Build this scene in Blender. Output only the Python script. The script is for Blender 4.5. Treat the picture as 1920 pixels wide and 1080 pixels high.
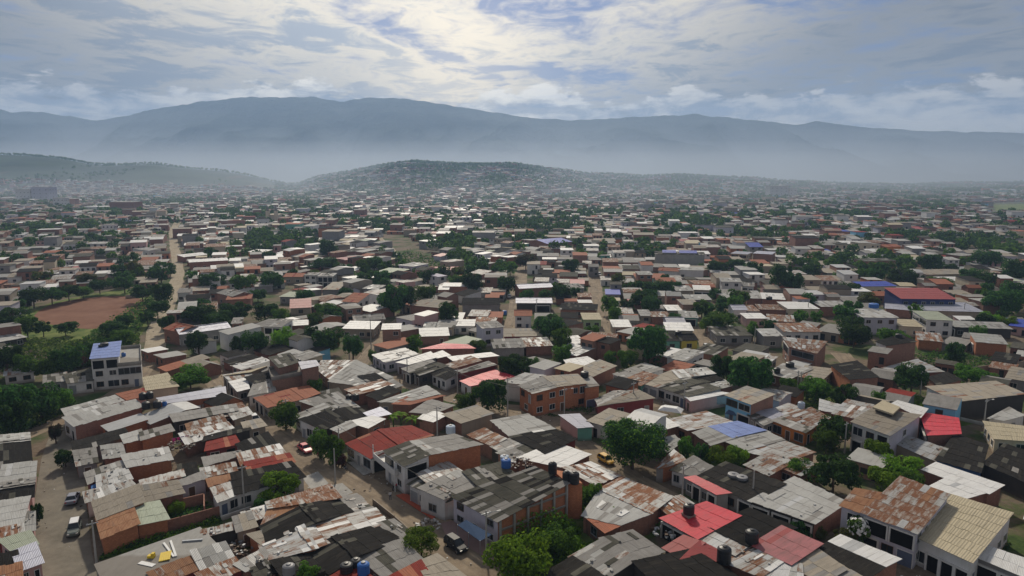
import bpy, bmesh, math, random
from mathutils import Vector, Matrix, noise
for o in list(bpy.data.objects): bpy.data.objects.remove(o)
scene = bpy.context.scene
COL = scene.collection
R = math.radians
# ---------------------------------------------------------------- camera
CAM_H, PITCH, F = 55.0, R(9.6), 1297.0
cd = bpy.data.cameras.new('camera'); cam = bpy.data.objects.new('camera', cd); COL.objects.link(cam)
cam.location = (0, 0, CAM_H); cam.rotation_euler = (R(90) - PITCH, 0, 0)
cd.sensor_width = 36.0; cd.lens = 36.0 * F / 1920.0; cd.clip_start = 1.0; cd.clip_end = 30000
scene.camera = cam
# ---------------------------------------------------------------- light
SUN_EL, SUN_AZ = R(36), R(-6)          # azimuth measured from +Y, negative = to the left
world = bpy.data.worlds.new('World'); scene.world = world; world.use_nodes = True
W = world.node_tree; W.nodes.clear()
def wn(t, **k):
    n = W.nodes.new(t)
    for a, b in k.items(): setattr(n, a, b)
    return n
def wm(op, a, b=None, c=None):
    n = wn('ShaderNodeMath', operation=op)
    for i, v in enumerate((a, b, c)):
        if v is None: continue
        if isinstance(v, (int, float)): n.inputs[i].default_value = v
        else: W.links.new(v, n.inputs[i])
    return n.outputs[0]
def wramp(v, lo, hi):
    n = wn('ShaderNodeMapRange', interpolation_type='SMOOTHSTEP'); W.links.new(v, n.inputs[0])
    n.inputs[1].default_value = lo; n.inputs[2].default_value = hi
    return n.outputs[0]
def wmix(f, a, b):
    n = wn('ShaderNodeMix', data_type='RGBA'); 
    if isinstance(f, (int, float)): n.inputs[0].default_value = f
    else: W.links.new(f, n.inputs[0])
    for i, v in ((6, a), (7, b)):
        if isinstance(v, tuple): n.inputs[i].default_value = (*v, 1)
        else: W.links.new(v, n.inputs[i])
    return n.outputs[2]
tc = wn('ShaderNodeTexCoord'); sep = wn('ShaderNodeSeparateXYZ'); W.links.new(tc.outputs['Generated'], sep.inputs[0])
dx, dy, dz = sep.outputs
up = wm('ADD', wm('MAXIMUM', dz, 0.0), 0.05)
def wcomb(x, y, z):
    n = wn('ShaderNodeCombineXYZ')
    for i, v in enumerate((x, y, z)):
        if isinstance(v, (int, float)): n.inputs[i].default_value = v
        else: W.links.new(v, n.inputs[i])
    return n.outputs[0]
def wnoise(vec, scale, detail, rough, dist=0.0):
    n = wn('ShaderNodeTexNoise'); W.links.new(vec, n.inputs['Vector'])
    n.inputs['Scale'].default_value = scale; n.inputs['Detail'].default_value = detail
    n.inputs['Roughness'].default_value = rough; n.inputs['Distortion'].default_value = dist
    return n.outputs['Fac']
cx, cy = wm('DIVIDE', dx, up), wm('DIVIDE', dy, up)
# altocumulus sheet seen at a grazing angle
n1 = wnoise(wcomb(wm('MULTIPLY', cx, 1.15), wm('MULTIPLY', cy, 0.78), 3.7), 0.66, 12, 0.60, 0.35)
n2 = wnoise(wcomb(wm('MULTIPLY', cx, 1.5), wm('MULTIPLY', cy, 1.15), 9.1), 2.0, 9, 0.64, 0.7)
n3 = wnoise(wcomb(wm('MULTIPLY', cx, 0.5), wm('MULTIPLY', cy, 0.6), 5.5), 0.28, 3, 0.5, 0.2)
dens = wm('ADD', wm('ADD', wm('MULTIPLY', n1, 0.62), wm('MULTIPLY', n2, 0.28)), wm('MULTIPLY', n3, 0.22))
cover = wramp(dens, 0.45, 0.56)
thick = wramp(dens, 0.53, 0.66)
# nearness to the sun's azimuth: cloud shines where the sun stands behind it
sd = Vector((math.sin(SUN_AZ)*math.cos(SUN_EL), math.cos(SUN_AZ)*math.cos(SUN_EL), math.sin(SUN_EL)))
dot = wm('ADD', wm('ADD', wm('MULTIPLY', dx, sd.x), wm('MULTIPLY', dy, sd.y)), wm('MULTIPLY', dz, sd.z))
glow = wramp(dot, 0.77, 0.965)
back = wramp(dot, 0.35, -0.35)  # unseen clouds opposite the sun, brightened as added fill on walls facing the camera
sky = wn('ShaderNodeTexSky', sky_type='NISHITA', sun_disc=False, sun_elevation=SUN_EL, sun_rotation=SUN_AZ)
sky.air_density = 1.0; sky.dust_density = 1.2; sky.ozone_density = 1.5
skyc = wn('ShaderNodeMix', data_type='RGBA', blend_type='MULTIPLY'); skyc.inputs[0].default_value = 1
W.links.new(sky.outputs[0], skyc.inputs[6]); skyc.inputs[7].default_value = (0.22, 0.26, 0.40, 1)
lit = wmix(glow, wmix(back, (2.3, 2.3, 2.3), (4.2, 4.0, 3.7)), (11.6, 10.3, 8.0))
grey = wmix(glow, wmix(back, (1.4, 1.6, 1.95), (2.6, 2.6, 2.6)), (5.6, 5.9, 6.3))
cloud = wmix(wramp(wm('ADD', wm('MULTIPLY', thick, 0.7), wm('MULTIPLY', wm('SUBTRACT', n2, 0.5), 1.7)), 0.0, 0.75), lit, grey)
paz = wm('SUBTRACT', wm('ARCTAN2', dx, dy), -0.07)
pillar = wm('MULTIPLY', wramp(wm('ABSOLUTE', paz), 0.20, 0.0), wramp(dz, 0.30, 0.06))
veil = wn('ShaderNodeMix', data_type='RGBA', blend_type='ADD'); W.links.new(wm('MULTIPLY', pillar, 0.68), veil.inputs[0])
W.links.new(cloud, veil.inputs[6]); veil.inputs[7].default_value = (7.5, 5.7, 3.0, 1)
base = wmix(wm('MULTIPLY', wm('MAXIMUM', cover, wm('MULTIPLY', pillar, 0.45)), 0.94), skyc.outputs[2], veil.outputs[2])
# low cumulus lying behind the ridge line
az = wm('ARCTAN2', dx, dy); 
el = wm('ARCSINE', dz)
m1 = wnoise(wcomb(wm('MULTIPLY', az, 9.0), wm('MULTIPLY', el, 26.0), 2.0), 1.7, 9, 0.62, 0.25)
hgt = wm('ADD', wm('MULTIPLY', wnoise(wcomb(wm('MULTIPLY', az, 5.0), 0.0, 4.4), 1.0, 3, 0.5), 0.085), 0.066)
cum = wramp(wm('ADD', wm('MULTIPLY', wm('SUBTRACT', hgt, el), 22.0), wm('MULTIPLY', wm('SUBTRACT', m1, 0.5), 2.1)), 0.0, 0.22)
cumc = wmix(wramp(m1, 0.38, 0.60), (2.2, 2.7, 3.6), wmix(glow, (6.5, 6.3, 6.0), (16.0, 14.8, 12.6)))
base = wmix(wm('MULTIPLY', cum, 0.72), base, cumc)
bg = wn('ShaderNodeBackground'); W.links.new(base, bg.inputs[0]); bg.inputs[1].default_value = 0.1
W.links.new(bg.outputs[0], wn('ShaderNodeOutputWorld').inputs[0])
sl = bpy.data.lights.new('sun', 'SUN'); sun = bpy.data.objects.new('sun', sl); COL.objects.link(sun)
sl.energy = 3.2; sl.angle = R(3.0); sl.color = (1.0, 0.90, 0.74)
sun.rotation_euler = (-sd).to_track_quat('-Z', 'Y').to_euler(); sun.location = (0, 100, 300)
vs = scene.view_settings; vs.view_transform = 'Standard'; vs.look = 'None'; vs.exposure = 0.25; vs.gamma = 1; vs.use_curve_mapping = False
cy_ = scene.cycles
cy_.use_denoising = True; cy_.max_bounces = 5; cy_.diffuse_bounces = 2; cy_.glossy_bounces = 2; cy_.transmission_bounces = 2
cy_.volume_bounces = 0; cy_.transparent_max_bounces = 4; cy_.sample_clamp_indirect = 4; cy_.caustics_reflective = False; cy_.caustics_refractive = False
# ---------------------------------------------------------------- geometry helpers
def smooth(a, b, x):
    t = max(0.0, min(1.0, (x - a) / (b - a))); return t * t * (3 - 2 * t)
def table(T, x):
    if x <= T[0][0]: return T[0][1]
    for (a, b), (c, d) in zip(T, T[1:]):
        if x <= c: return b + (d - b) * (x - a) / (c - a)
    return T[-1][1]
HILL = [(-400,284),(0,292),(60,294),(120,299),(180,309),(300,308),(350,315),(420,323),(480,331),(540,346),(565,346),(600,334),(680,321),(740,309),(780,305),(850,308),(960,309),(1000,315),(1060,322),(1100,328),(1200,331),(1260,328),(1350,334),(1450,339),(1550,344),(1700,347),(1920,343),(2400,340)]
RIDGE = [(-500,212),(0,205),(60,215),(100,213),(200,229),(260,220),(300,210),(340,204),(400,195),(480,187),(600,188),(650,195),(700,188),(760,190),(830,199),(900,210),(1000,226),(1100,228),(1200,222),(1290,218),(1400,228),(1480,237),(1515,230),(1600,241),(1700,247),(1920,252),(2500,245)]
def terrain(x, y):
    if y < 900: return 0.0
    u = 960 + F * x / y
    D = 2500
    top = CAM_H + (321 - table(HILL, u)) / F * D
    start = 1050 + 450 * smooth(520, 640, u) * (1 - smooth(640, 900, u))
    start = 1150 if 560 < u < 1000 else (1500 if u < 520 else 1350)
    start = 1500 - 350 * smooth(520, 620, u) + 250 * smooth(950, 1150, u)
    z = top * smooth(start, D, y) ** 1.15
    if y > D: z = top + (-40 - top) * smooth(D, D + 900, y)
    z += 7 * noise.noise((x / 170, y / 170, 0.5)) * smooth(1200, 1700, y)
    if y > 3500:
        t = (321 - table(RIDGE, u)) / F * 4900 + CAM_H
        s = max(0.0, min(1.0, (y - 3500) / 1400)); s2 = min(1.0, s)
        rg = 1 - abs(noise.noise((x / 620, y / 1100, 7.0))) * 2
        rg2 = 1 - abs(noise.noise((x / 230, y / 420, 3.0))) * 2
        mid = s2 * (1 - s2) * 4
        z = -40 + (t + 40) * s2 ** 1.25 + mid * (100 * (rg - 0.6) + 46 * (rg2 - 0.6)) + s2 * 11 * noise.noise((x / 110, y / 140, 5.0)) + s2 * 5 * noise.noise((x / 37, y / 60, 1.0))
        if y > 4900: z -= (y - 4900) * 0.35
    return z
def G(px, py, h=0.0):
    """point at height h that the pixel (px, py) of the photograph looks at"""
    v = (py - 540) / F; u = (px - 960) / F
    d = Vector((u, math.cos(PITCH) - v * math.sin(PITCH), -math.sin(PITCH) - v * math.cos(PITCH)))
    t = (h - CAM_H) / d.z
    return Vector((d.x * t, d.y * t, h))
def proj(p):
    y, z = p[1], p[2] - CAM_H
    dep = y * math.cos(PITCH) - z * math.sin(PITCH); v = y * math.sin(PITCH) + z * math.cos(PITCH)
    return 960 + F * p[0] / dep, 540 - F * v / dep, dep
class MB:
    """collects faces with uv and material slots; build() links them as ONE mesh object"""
    def __init__(s): s.v = []; s.f = []; s.m = []; s.uv = []
    def face(s, pts, m=0, uv=None):
        n = len(s.v); s.v += [tuple(p) for p in pts]; s.f.append(tuple(range(n, n + len(pts)))); s.m.append(m)
        s.uv += uv if uv else [(0, 0)] * len(pts)
    def quad(s, a, b, c, d, m=0, off=(0, 0)):
        w = (b - a).length; h = (d - a).length; ox, oy = off
        s.face((a, b, c, d), m, [(ox, oy), (ox + w, oy), (ox + w, oy + h), (ox, oy + h)])
    def prism(s, top, bot, m=0, sides=None, bottom=True):
        n = len(top)
        s.face(top, m, [(p.x, p.y) for p in top])
        for i in range(n):
            j = (i + 1) % n
            s.quad(bot[i], bot[j], top[j], top[i], m if sides is None else sides)
        if bottom: s.face(bot[::-1], m if sides is None else sides)
    def box(s, c, sx, sy, sz, m=0, rz=0.0, mt=None):
        """box standing on c"""
        k, q = math.cos(rz), math.sin(rz)
        def P(x, y, z): return Vector((c[0] + x * k - y * q, c[1] + x * q + y * k, c[2] + z))
        a, b = sx / 2, sy / 2
        bot = [P(-a, -b, 0), P(a, -b, 0), P(a, b, 0), P(-a, b, 0)]; top = [P(-a, -b, sz), P(a, -b, sz), P(a, b, sz), P(-a, b, sz)]
        s.prism(top, bot, m, None)
    def tube(s, pts, rad, n=8, m=0, cap=True):
        rings = []
        for i, p in enumerate(pts):
            d = (pts[min(i + 1, len(pts) - 1)] - pts[max(i - 1, 0)]).normalized()
            a = d.orthogonal().normalized(); b = d.cross(a)
            r = rad[i] if isinstance(rad, (list, tuple)) else rad
            rings.append([p + a * r * math.cos(2 * math.pi * k / n) + b * r * math.sin(2 * math.pi * k / n) for k in range(n)])
        for A, B in zip(rings, rings[1:]):
            for k in range(n): s.face((A[k], A[(k + 1) % n], B[(k + 1) % n], B[k]), m)
        if cap: s.face(rings[-1], m); s.face(rings[0][::-1], m)
    def lathe(s, c, prof, n=16, m=0):
        rings = [[Vector((c[0] + r * math.cos(2 * math.pi * k / n), c[1] + r * math.sin(2 * math.pi * k / n), c[2] + z)) for k in range(n)] for r, z in prof]
        for A, B in zip(rings, rings[1:]):
            for k in range(n): s.face((A[k], A[(k + 1) % n], B[(k + 1) % n], B[k]), m)
        s.face(rings[-1], m)
    def build(s, name, mats, parent=None, smooth_=False, origin=None):
        me = bpy.data.meshes.new(name)
        o_ = Vector(origin) if origin is not None else Vector((0, 0, 0))
        me.from_pydata([tuple(Vector(p) - o_) for p in s.v] if origin is not None else s.v, [], s.f)
        for mt in (mats if isinstance(mats, (list, tuple)) else [mats]): me.materials.append(mt)
        me.polygons.foreach_set('material_index', s.m)
        uvl = me.uv_layers.new(name='UVMap'); uvl.data.foreach_set('uv', [c for t in s.uv for c in t])
        if smooth_: me.polygons.foreach_set('use_smooth', [True] * len(s.f))
        me.update()
        o = bpy.data.objects.new(name, me); COL.objects.link(o)
        if parent is not None: o.parent = parent
        if origin is not None: o.location = o_
        return o
def empty(name, loc, rz=0.0):
    o = bpy.data.objects.new(name, None); COL.objects.link(o); o.location = loc; o.rotation_euler = (0, 0, rz)
    o.empty_display_size = 0.3
    return o
USED = {}
def tag(o, label, cat, group=None):
    o['label'] = label; o['category'] = cat
    if group: o['group'] = group
    return o
def dup(root, loc, rz=0.0, sc=1.0):
    r = root.copy(); COL.objects.link(r); r.location = loc; r.rotation_euler = (0, 0, rz); r.scale = (sc, sc, sc) if not isinstance(sc, tuple) else sc
    for ch in root.children:
        c = ch.copy(); COL.objects.link(c); c.parent = r
        for g in ch.children:
            d = g.copy(); COL.objects.link(d); d.parent = c
    return r
def struct(name, mb, m, sm=False):
    o = mb.build(name, m, None, sm); o['kind'] = 'structure'; return o
# ---------------------------------------------------------------- materials
MAT = {}
class NT:
    def __init__(s, name):
        s.m = bpy.data.materials.new(name); s.m.use_nodes = True; s.t = s.m.node_tree
        s.b = s.t.nodes['Principled BSDF']; MAT[name] = s.m
    def n(s, t, **k):
        n = s.t.nodes.new(t)
        for a, b in k.items(): setattr(n, a, b)
        return n
    def l(s, a, b): s.t.links.new(a, b)
    def mix(s, f, a, b, mode='MIX'):
        n = s.n('ShaderNodeMix', data_type='RGBA', blend_type=mode)
        for i, v in ((0, f), (6, a), (7, b)):
            if isinstance(v, tuple): n.inputs[i].default_value = (*v[:3], 1)
            elif isinstance(v, (int, float)): n.inputs[i].default_value = v
            else: s.l(v, n.inputs[i])
        return n.outputs[2]
    def math(s, op, a, b=0.0):
        n = s.n('ShaderNodeMath', operation=op)
        for i, v in ((0, a), (1, b)):
            if isinstance(v, (int, float)): n.inputs[i].default_value = v
            else: s.l(v, n.inputs[i])
        return n.outputs[0]
    def rng(s, v, lo, hi, a=0.0, b=1.0):
        n = s.n('ShaderNodeMapRange'); s.l(v, n.inputs[0])
        for i, q in enumerate((lo, hi, a, b)): n.inputs[i + 1].default_value = q
        return n.outputs[0]
    def noise(s, vec, scale, detail=4, rough=0.6, stretch=None):
        if stretch:
            mp = s.n('ShaderNodeMapping'); s.l(vec, mp.inputs[0]); mp.inputs['Scale'].default_value = stretch; vec = mp.outputs[0]
        n = s.n('ShaderNodeTexNoise'); s.l(vec, n.inputs['Vector']); n.inputs['Scale'].default_value = scale
        n.inputs['Detail'].default_value = detail; n.inputs['Roughness'].default_value = rough
        return n.outputs['Fac']
    def uv(s): return s.n('ShaderNodeTexCoord').outputs['UV']
    def pos(s): return s.n('ShaderNodeNewGeometry').outputs['Position']
    def rand(s): return s.n('ShaderNodeObjectInfo').outputs['Random']
    def bump(s, h, st, dist=0.03):
        n = s.n('ShaderNodeBump'); s.l(h, n.inputs['Height']); n.inputs['Strength'].default_value = st; n.inputs['Distance'].default_value = dist
        s.l(n.outputs[0], s.b.inputs['Normal'])
    def done(s, col, rough=0.8, metal=0.0, spec=None):
        if isinstance(col, tuple): s.b.inputs['Base Color'].default_value = (*col, 1)
        else: s.l(col, s.b.inputs['Base Color'])
        if isinstance(rough, (int, float)): s.b.inputs['Roughness'].default_value = rough
        else: s.l(rough, s.b.inputs['Roughness'])
        if isinstance(metal, (int, float)): s.b.inputs['Metallic'].default_value = metal
        else: s.l(metal, s.b.inputs['Metallic'])
        if spec is not None: s.b.inputs['Specular IOR Level'].default_value = spec
        return s.m
def roof_mat(name, col, stain, amt=0.5, rough=0.75, metal=0.0, bump=0.5, pitch=0.18, rust=None, var=0.22, spec=0.12):
    """corrugated sheet: streaks run down the slope (uv v), corrugation across it (uv u)"""
    k = NT(name); uv = k.uv()
    st = k.noise(uv, 1.0, 5, 0.65, (1.9, 0.35, 1)); bl = k.noise(k.pos(), 0.35, 5, 0.62)
    fine = k.noise(uv, 9.0, 3, 0.6, (1.5, .5, 1))
    f = k.rng(k.math('ADD', k.math('MULTIPLY', st, 0.55), k.math('MULTIPLY', bl, 0.45)), 0.40, 0.62)
    c = k.mix(k.math('MULTIPLY', f, amt), col, stain)
    c = k.mix(k.rng(fine, 0.45, 0.75, 0, 0.35), c, stain)
    grime = k.noise(uv, 0.6, 6, 0.7, (2.6, 0.22, 1))
    c = k.mix(k.rng(grime, 0.54, 0.70, 0, 0.38), c, (0.085, 0.07, 0.055))
    mt, rg = metal, rough
    if rust:
        rf = k.rng(k.math('ADD', k.math('MULTIPLY', st, 0.6), k.math('ADD', k.math('MULTIPLY', fine, 0.2), k.math('MULTIPLY', bl, 0.2))), rust - 0.05, rust + 0.05)
        rcol = k.mix(k.noise(uv, 3.0, 4), (0.115, 0.045, 0.022), (0.25, 0.115, 0.06))
        c = k.mix(rf, c, rcol)
        mt = k.rng(rf, 0, 1, metal, 0.0); rg = k.rng(rf, 0, 1, rough, 0.85)
    tone = k.rng(k.rand(), 0, 1, 1 - var, 1 + var)
    hs = k.n('ShaderNodeHueSaturation'); k.l(tone, hs.inputs['Value']); k.l(c, hs.inputs['Color'])
    w = k.n('ShaderNodeTexWave', wave_type='BANDS', bands_direction='X', wave_profile='SIN'); k.l(uv, w.inputs[0])
    w.inputs['Scale'].default_value = 0.3142 / pitch; w.inputs['Distortion'].default_value = 0.0
    k.bump(w.outputs['Fac'], bump, 0.04)
    return k.done(hs.outputs[0], rg, mt, spec)
roof_mat('fc',   (0.27, 0.26, 0.245), (0.15, 0.14, 0.13), 0.6)                 # weathered fibre cement
roof_mat('fcm',  (0.105, 0.10, 0.082), (0.04, 0.04, 0.032), 0.8, 0.9, spec=0.08)             # mossy
roof_mat('dk',   (0.030, 0.028, 0.026), (0.014, 0.013, 0.012), 0.8, 0.95, spec=0.05)            # blackened
roof_mat('lt',   (0.40, 0.40, 0.385), (0.26, 0.25, 0.235), 0.55)
roof_mat('tan',  (0.33, 0.29, 0.235), (0.20, 0.175, 0.14), 0.55)
roof_mat('cream',(0.47, 0.41, 0.29), (0.30, 0.26, 0.185), 0.4, bump=0.9, pitch=0.36, var=0.05)
roof_mat('zn',   (0.40, 0.41, 0.42), (0.25, 0.245, 0.24), 0.5, 0.55, 0.15, spec=0.3)
roof_mat('wht',  (0.68, 0.68, 0.67), (0.50, 0.48, 0.46), 0.45, 0.55, spec=0.3, var=0.08)
roof_mat('tin',  (0.36, 0.36, 0.35), (0.23, 0.22, 0.20), 0.55, 0.6, 0.12, rust=0.55)
roof_mat('rust', (0.34, 0.31, 0.28), (0.22, 0.18, 0.15), 0.5, 0.65, 0.08, rust=0.47)
roof_mat('orust',(0.30, 0.16, 0.085), (0.19, 0.075, 0.035), 0.8, 0.75, rust=0.6)
roof_mat('mar',  (0.25, 0.030, 0.020), (0.13, 0.024, 0.020), 0.7, 0.7, var=0.06, spec=0.05)
roof_mat('red',  (0.62, 0.03, 0.05), (0.40, 0.035, 0.045), 0.75, 0.45, spec=0.3, var=0.06)
roof_mat('pink', (0.45, 0.16, 0.17), (0.27, 0.125, 0.125), 0.9, 0.6, var=0.1)
roof_mat('rose', (0.34, 0.075, 0.072), (0.27, 0.07, 0.065), 0.5, 0.5, var=0.06)
roof_mat('terra',(0.34, 0.125, 0.07), (0.21, 0.08, 0.05), 0.6, 0.8, pitch=0.3, var=0.15)
roof_mat('blue', (0.17, 0.25, 0.58), (0.14, 0.2, 0.45), 0.4, 0.5, var=0.06)
roof_mat('dblue',(0.045, 0.075, 0.40), (0.04, 0.065, 0.3), 0.4, 0.5, var=0.06)
roof_mat('tarp', (0.20, 0.28, 0.56), (0.15, 0.19, 0.38), 0.8, 0.6, bump=0.1, pitch=1.1, var=0.02)
roof_mat('lilac',(0.36, 0.37, 0.44), (0.27, 0.27, 0.31), 0.5, 0.5, 0.2)
roof_mat('green',(0.42, 0.46, 0.36), (0.30, 0.33, 0.25), 0.5, 0.7)
def wall_mat(name, col, stain, amt=0.5, rough=0.85, brick=False, var=0.12):
    k = NT(name); uv = k.uv(); p = k.pos()
    dr = k.noise(uv, 1.0, 5, 0.65, (1.6, 0.3, 1)); bl = k.noise(p, 0.5, 5, 0.6)
    f = k.rng(k.math('ADD', k.math('MULTIPLY', dr, 0.5), k.math('MULTIPLY', bl, 0.5)), 0.42, 0.66)
    c = k.mix(k.math('MULTIPLY', f, amt), col, stain)
    # splash dirt along the foot of the wall (uv v = height above ground)
    sx = k.n('ShaderNodeSeparateXYZ'); k.l(uv, sx.inputs[0])
    foot = k.rng(k.math('SUBTRACT', sx.outputs[1], k.math('MULTIPLY', bl, 0.9)), -0.3, 0.35, 0.55, 0.0)
    c = k.mix(foot, c, (0.12, 0.095, 0.07))
    if brick:
        b = k.n('ShaderNodeTexBrick'); k.l(uv, b.inputs[0]); b.inputs['Scale'].default_value = 1.0
        b.inputs['Brick Width'].default_value = 0.33; b.inputs['Row Height'].default_value = 0.22; b.inputs['Mortar Size'].default_value = 0.022
        b.inputs['Color1'].default_value = (1, 1, 1, 1); b.inputs['Color2'].default_value = (0.72, 0.70, 0.70, 1); b.inputs['Mortar'].default_value = (0.62, 0.66, 0.70, 1)
        c = k.mix(0.8, c, b.outputs['Color'], 'MULTIPLY')
        k.bump(b.outputs['Fac'], -0.3, 0.02)
    tone = k.rng(k.rand(), 0, 1, 1 - var, 1 + var)
    hs = k.n('ShaderNodeHueSaturation'); k.l(tone, hs.inputs['Value']); k.l(c, hs.inputs['Color'])
    return k.done(hs.outputs[0], rough, 0, 0.25)
wall_mat('brick', (0.34, 0.165, 0.115), (0.20, 0.11, 0.085), 0.7, brick=True, var=0.2)
wall_mat('obrick', (0.50, 0.195, 0.095), (0.33, 0.14, 0.08), 0.6, brick=True, var=0.12)
wall_mat('pbrick', (0.38, 0.21, 0.155), (0.26, 0.16, 0.125), 0.6, brick=True)
wall_mat('white', (0.66, 0.65, 0.64), (0.40, 0.38, 0.36), 0.5)
wall_mat('wlilac', (0.52, 0.50, 0.57), (0.36, 0.34, 0.39), 0.5)
wall_mat('grey', (0.27, 0.26, 0.255), (0.17, 0.16, 0.15), 0.6)
wall_mat('ctan', (0.36, 0.30, 0.235), (0.23, 0.19, 0.15), 0.6)
wall_mat('wcream', (0.58, 0.50, 0.38), (0.38, 0.32, 0.24), 0.5)
wall_mat('teal', (0.16, 0.40, 0.33), (0.12, 0.27, 0.23), 0.5)
wall_mat('sky', (0.20, 0.47, 0.68), (0.16, 0.36, 0.52), 0.4)
wall_mat('wblue', (0.06, 0.17, 0.42), (0.05, 0.12, 0.28), 0.5)
wall_mat('navy', (0.035, 0.05, 0.16), (0.03, 0.04, 0.10), 0.4)
wall_mat('wpink', (0.55, 0.34, 0.32), (0.38, 0.24, 0.23), 0.5)
wall_mat('wred', (0.24, 0.05, 0.05), (0.15, 0.04, 0.04), 0.5)
wall_mat('orange', (0.56, 0.20, 0.05), (0.40, 0.15, 0.05), 0.4)
wall_mat('wgreen', (0.33, 0.45, 0.24), (0.22, 0.3, 0.17), 0.5)
wall_mat('yellow', (0.55, 0.47, 0.08), (0.4, 0.33, 0.07), 0.5)
wall_mat('conc', (0.31, 0.30, 0.28), (0.19, 0.185, 0.17), 0.6)
wall_mat('slab', (0.34, 0.33, 0.31), (0.2, 0.19, 0.175), 0.7)
wall_mat('shed', (0.065, 0.058, 0.052), (0.04, 0.036, 0.033), 0.6)
wall_mat('redtile', (0.42, 0.09, 0.045), (0.28, 0.07, 0.04), 0.6)
wall_mat('pinktile', (0.25, 0.165, 0.15), (0.17, 0.12, 0.11), 0.6)
def plain(name, col, rough=0.7, metal=0.0, spec=0.4, nz=0.25):
    k = NT(name); f = k.noise(k.pos(), 2.0, 4)
    c = k.mix(k.rng(f, 0.4, 0.7, 0, nz), col, tuple(v * 0.5 for v in col))
    return k.done(c, rough, metal, spec)
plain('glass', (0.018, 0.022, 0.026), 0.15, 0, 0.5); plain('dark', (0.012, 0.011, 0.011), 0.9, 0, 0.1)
plain('wood', (0.10, 0.055, 0.03), 0.7); plain('steel', (0.32, 0.34, 0.37), 0.5, 0.3); plain('trimw', (0.62, 0.61, 0.59), 0.7)
plain('bluedoor', (0.10, 0.13, 0.20), 0.6); plain('tankblack', (0.016, 0.017, 0.02), 0.45); plain('tankblue', (0.03, 0.13, 0.42), 0.5)
plain('tankpale', (0.42, 0.50, 0.60), 0.6); plain('tanklid', (0.22, 0.22, 0.23), 0.5); plain('pole', (0.36, 0.35, 0.33), 0.85)
plain('bark', (0.10, 0.075, 0.055), 0.9); plain('tyre', (0.014, 0.014, 0.014), 0.9); plain('chrome', (0.5, 0.5, 0.5), 0.25, 0.8)
plain('rubble', (0.33, 0.29, 0.25), 0.9); plain('yelpaint', (0.66, 0.47, 0.02), 0.5); plain('pipe', (0.72, 0.72, 0.70), 0.5)
plain('awnblue', (0.06, 0.10, 0.18), 0.8, 0, 0.1); plain('cable', (0.02, 0.02, 0.02), 0.6)
for n_, c_ in (('carred', (0.50, 0.03, 0.045)), ('carblack', (0.02, 0.021, 0.024)), ('caryellow', (0.66, 0.36, 0.008)), ('carsilver', (0.20, 0.21, 0.26)), ('carwhite', (0.72, 0.72, 0.72)), ('cargreen', (0.10, 0.12, 0.11))):
    k = NT(n_); k.done(c_, 0.5 if n_ == 'carblack' else 0.36, 0.0, 0.15 if n_ == 'carblack' else 0.5); k.b.inputs['Coat Weight'].default_value = 0.0 if n_ == 'carblack' else 0.3
plain('lamp', (0.75, 0.74, 0.7), 0.2); plain('taillamp', (0.4, 0.01, 0.01), 0.3)
plain('skin', (0.26, 0.14, 0.09), 0.6); plain('hair', (0.012, 0.01, 0.009), 0.6)
for n_, c_ in (('clothw', (0.62, 0.62, 0.64)), ('clothr', (0.24, 0.06, 0.05)), ('clothd', (0.03, 0.035, 0.055)), ('cloths', (0.36, 0.32, 0.27)), ('cloth_pink', (0.62, 0.05, 0.22)), ('cloth_viol', (0.16, 0.03, 0.3))): plain(n_, c_, 0.9)
def leaf_mat(name, a, b, var=0.35):
    k = NT(name); f = k.noise(k.pos(), 1.1, 4, 0.6); r = k.rand()
    c = k.mix(k.rng(f, 0.35, 0.65), a, b)
    hs = k.n('ShaderNodeHueSaturation'); k.l(c, hs.inputs['Color']); k.l(k.rng(r, 0, 1, 1 - var, 1 + var), hs.inputs['Value'])
    k.l(k.rng(r, 0, 1, 0.485, 0.515), hs.inputs['Hue'])
    k.done(hs.outputs[0], 0.75, 0, 0.06)
    tr = k.n('ShaderNodeBsdfTranslucent'); k.l(hs.outputs[0], tr.inputs[0])
    ms = k.n('ShaderNodeMixShader'); ms.inputs[0].default_value = 0.45
    k.l(k.b.outputs[0], ms.inputs[1]); k.l(tr.outputs[0], ms.inputs[2]); k.l(ms.outputs[0], k.t.nodes['Material Output'].inputs[0])
    return k.m
leaf_mat('leafdark', (0.024, 0.066, 0.018), (0.054, 0.125, 0.030))
leaf_mat('leafmid', (0.055, 0.13, 0.018), (0.125, 0.235, 0.028))
leaf_mat('leafbright', (0.09, 0.19, 0.014), (0.19, 0.31, 0.026))
leaf_mat('leafolive', (0.075, 0.085, 0.02), (0.14, 0.14, 0.035)); leaf_mat('leafbrown', (0.06, 0.045, 0.03), (0.10, 0.075, 0.045)); leaf_mat('leafmaroon', (0.05, 0.018, 0.02), (0.085, 0.03, 0.03))
plain('flower', (0.7, 0.7, 0.66), 0.8)
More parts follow.
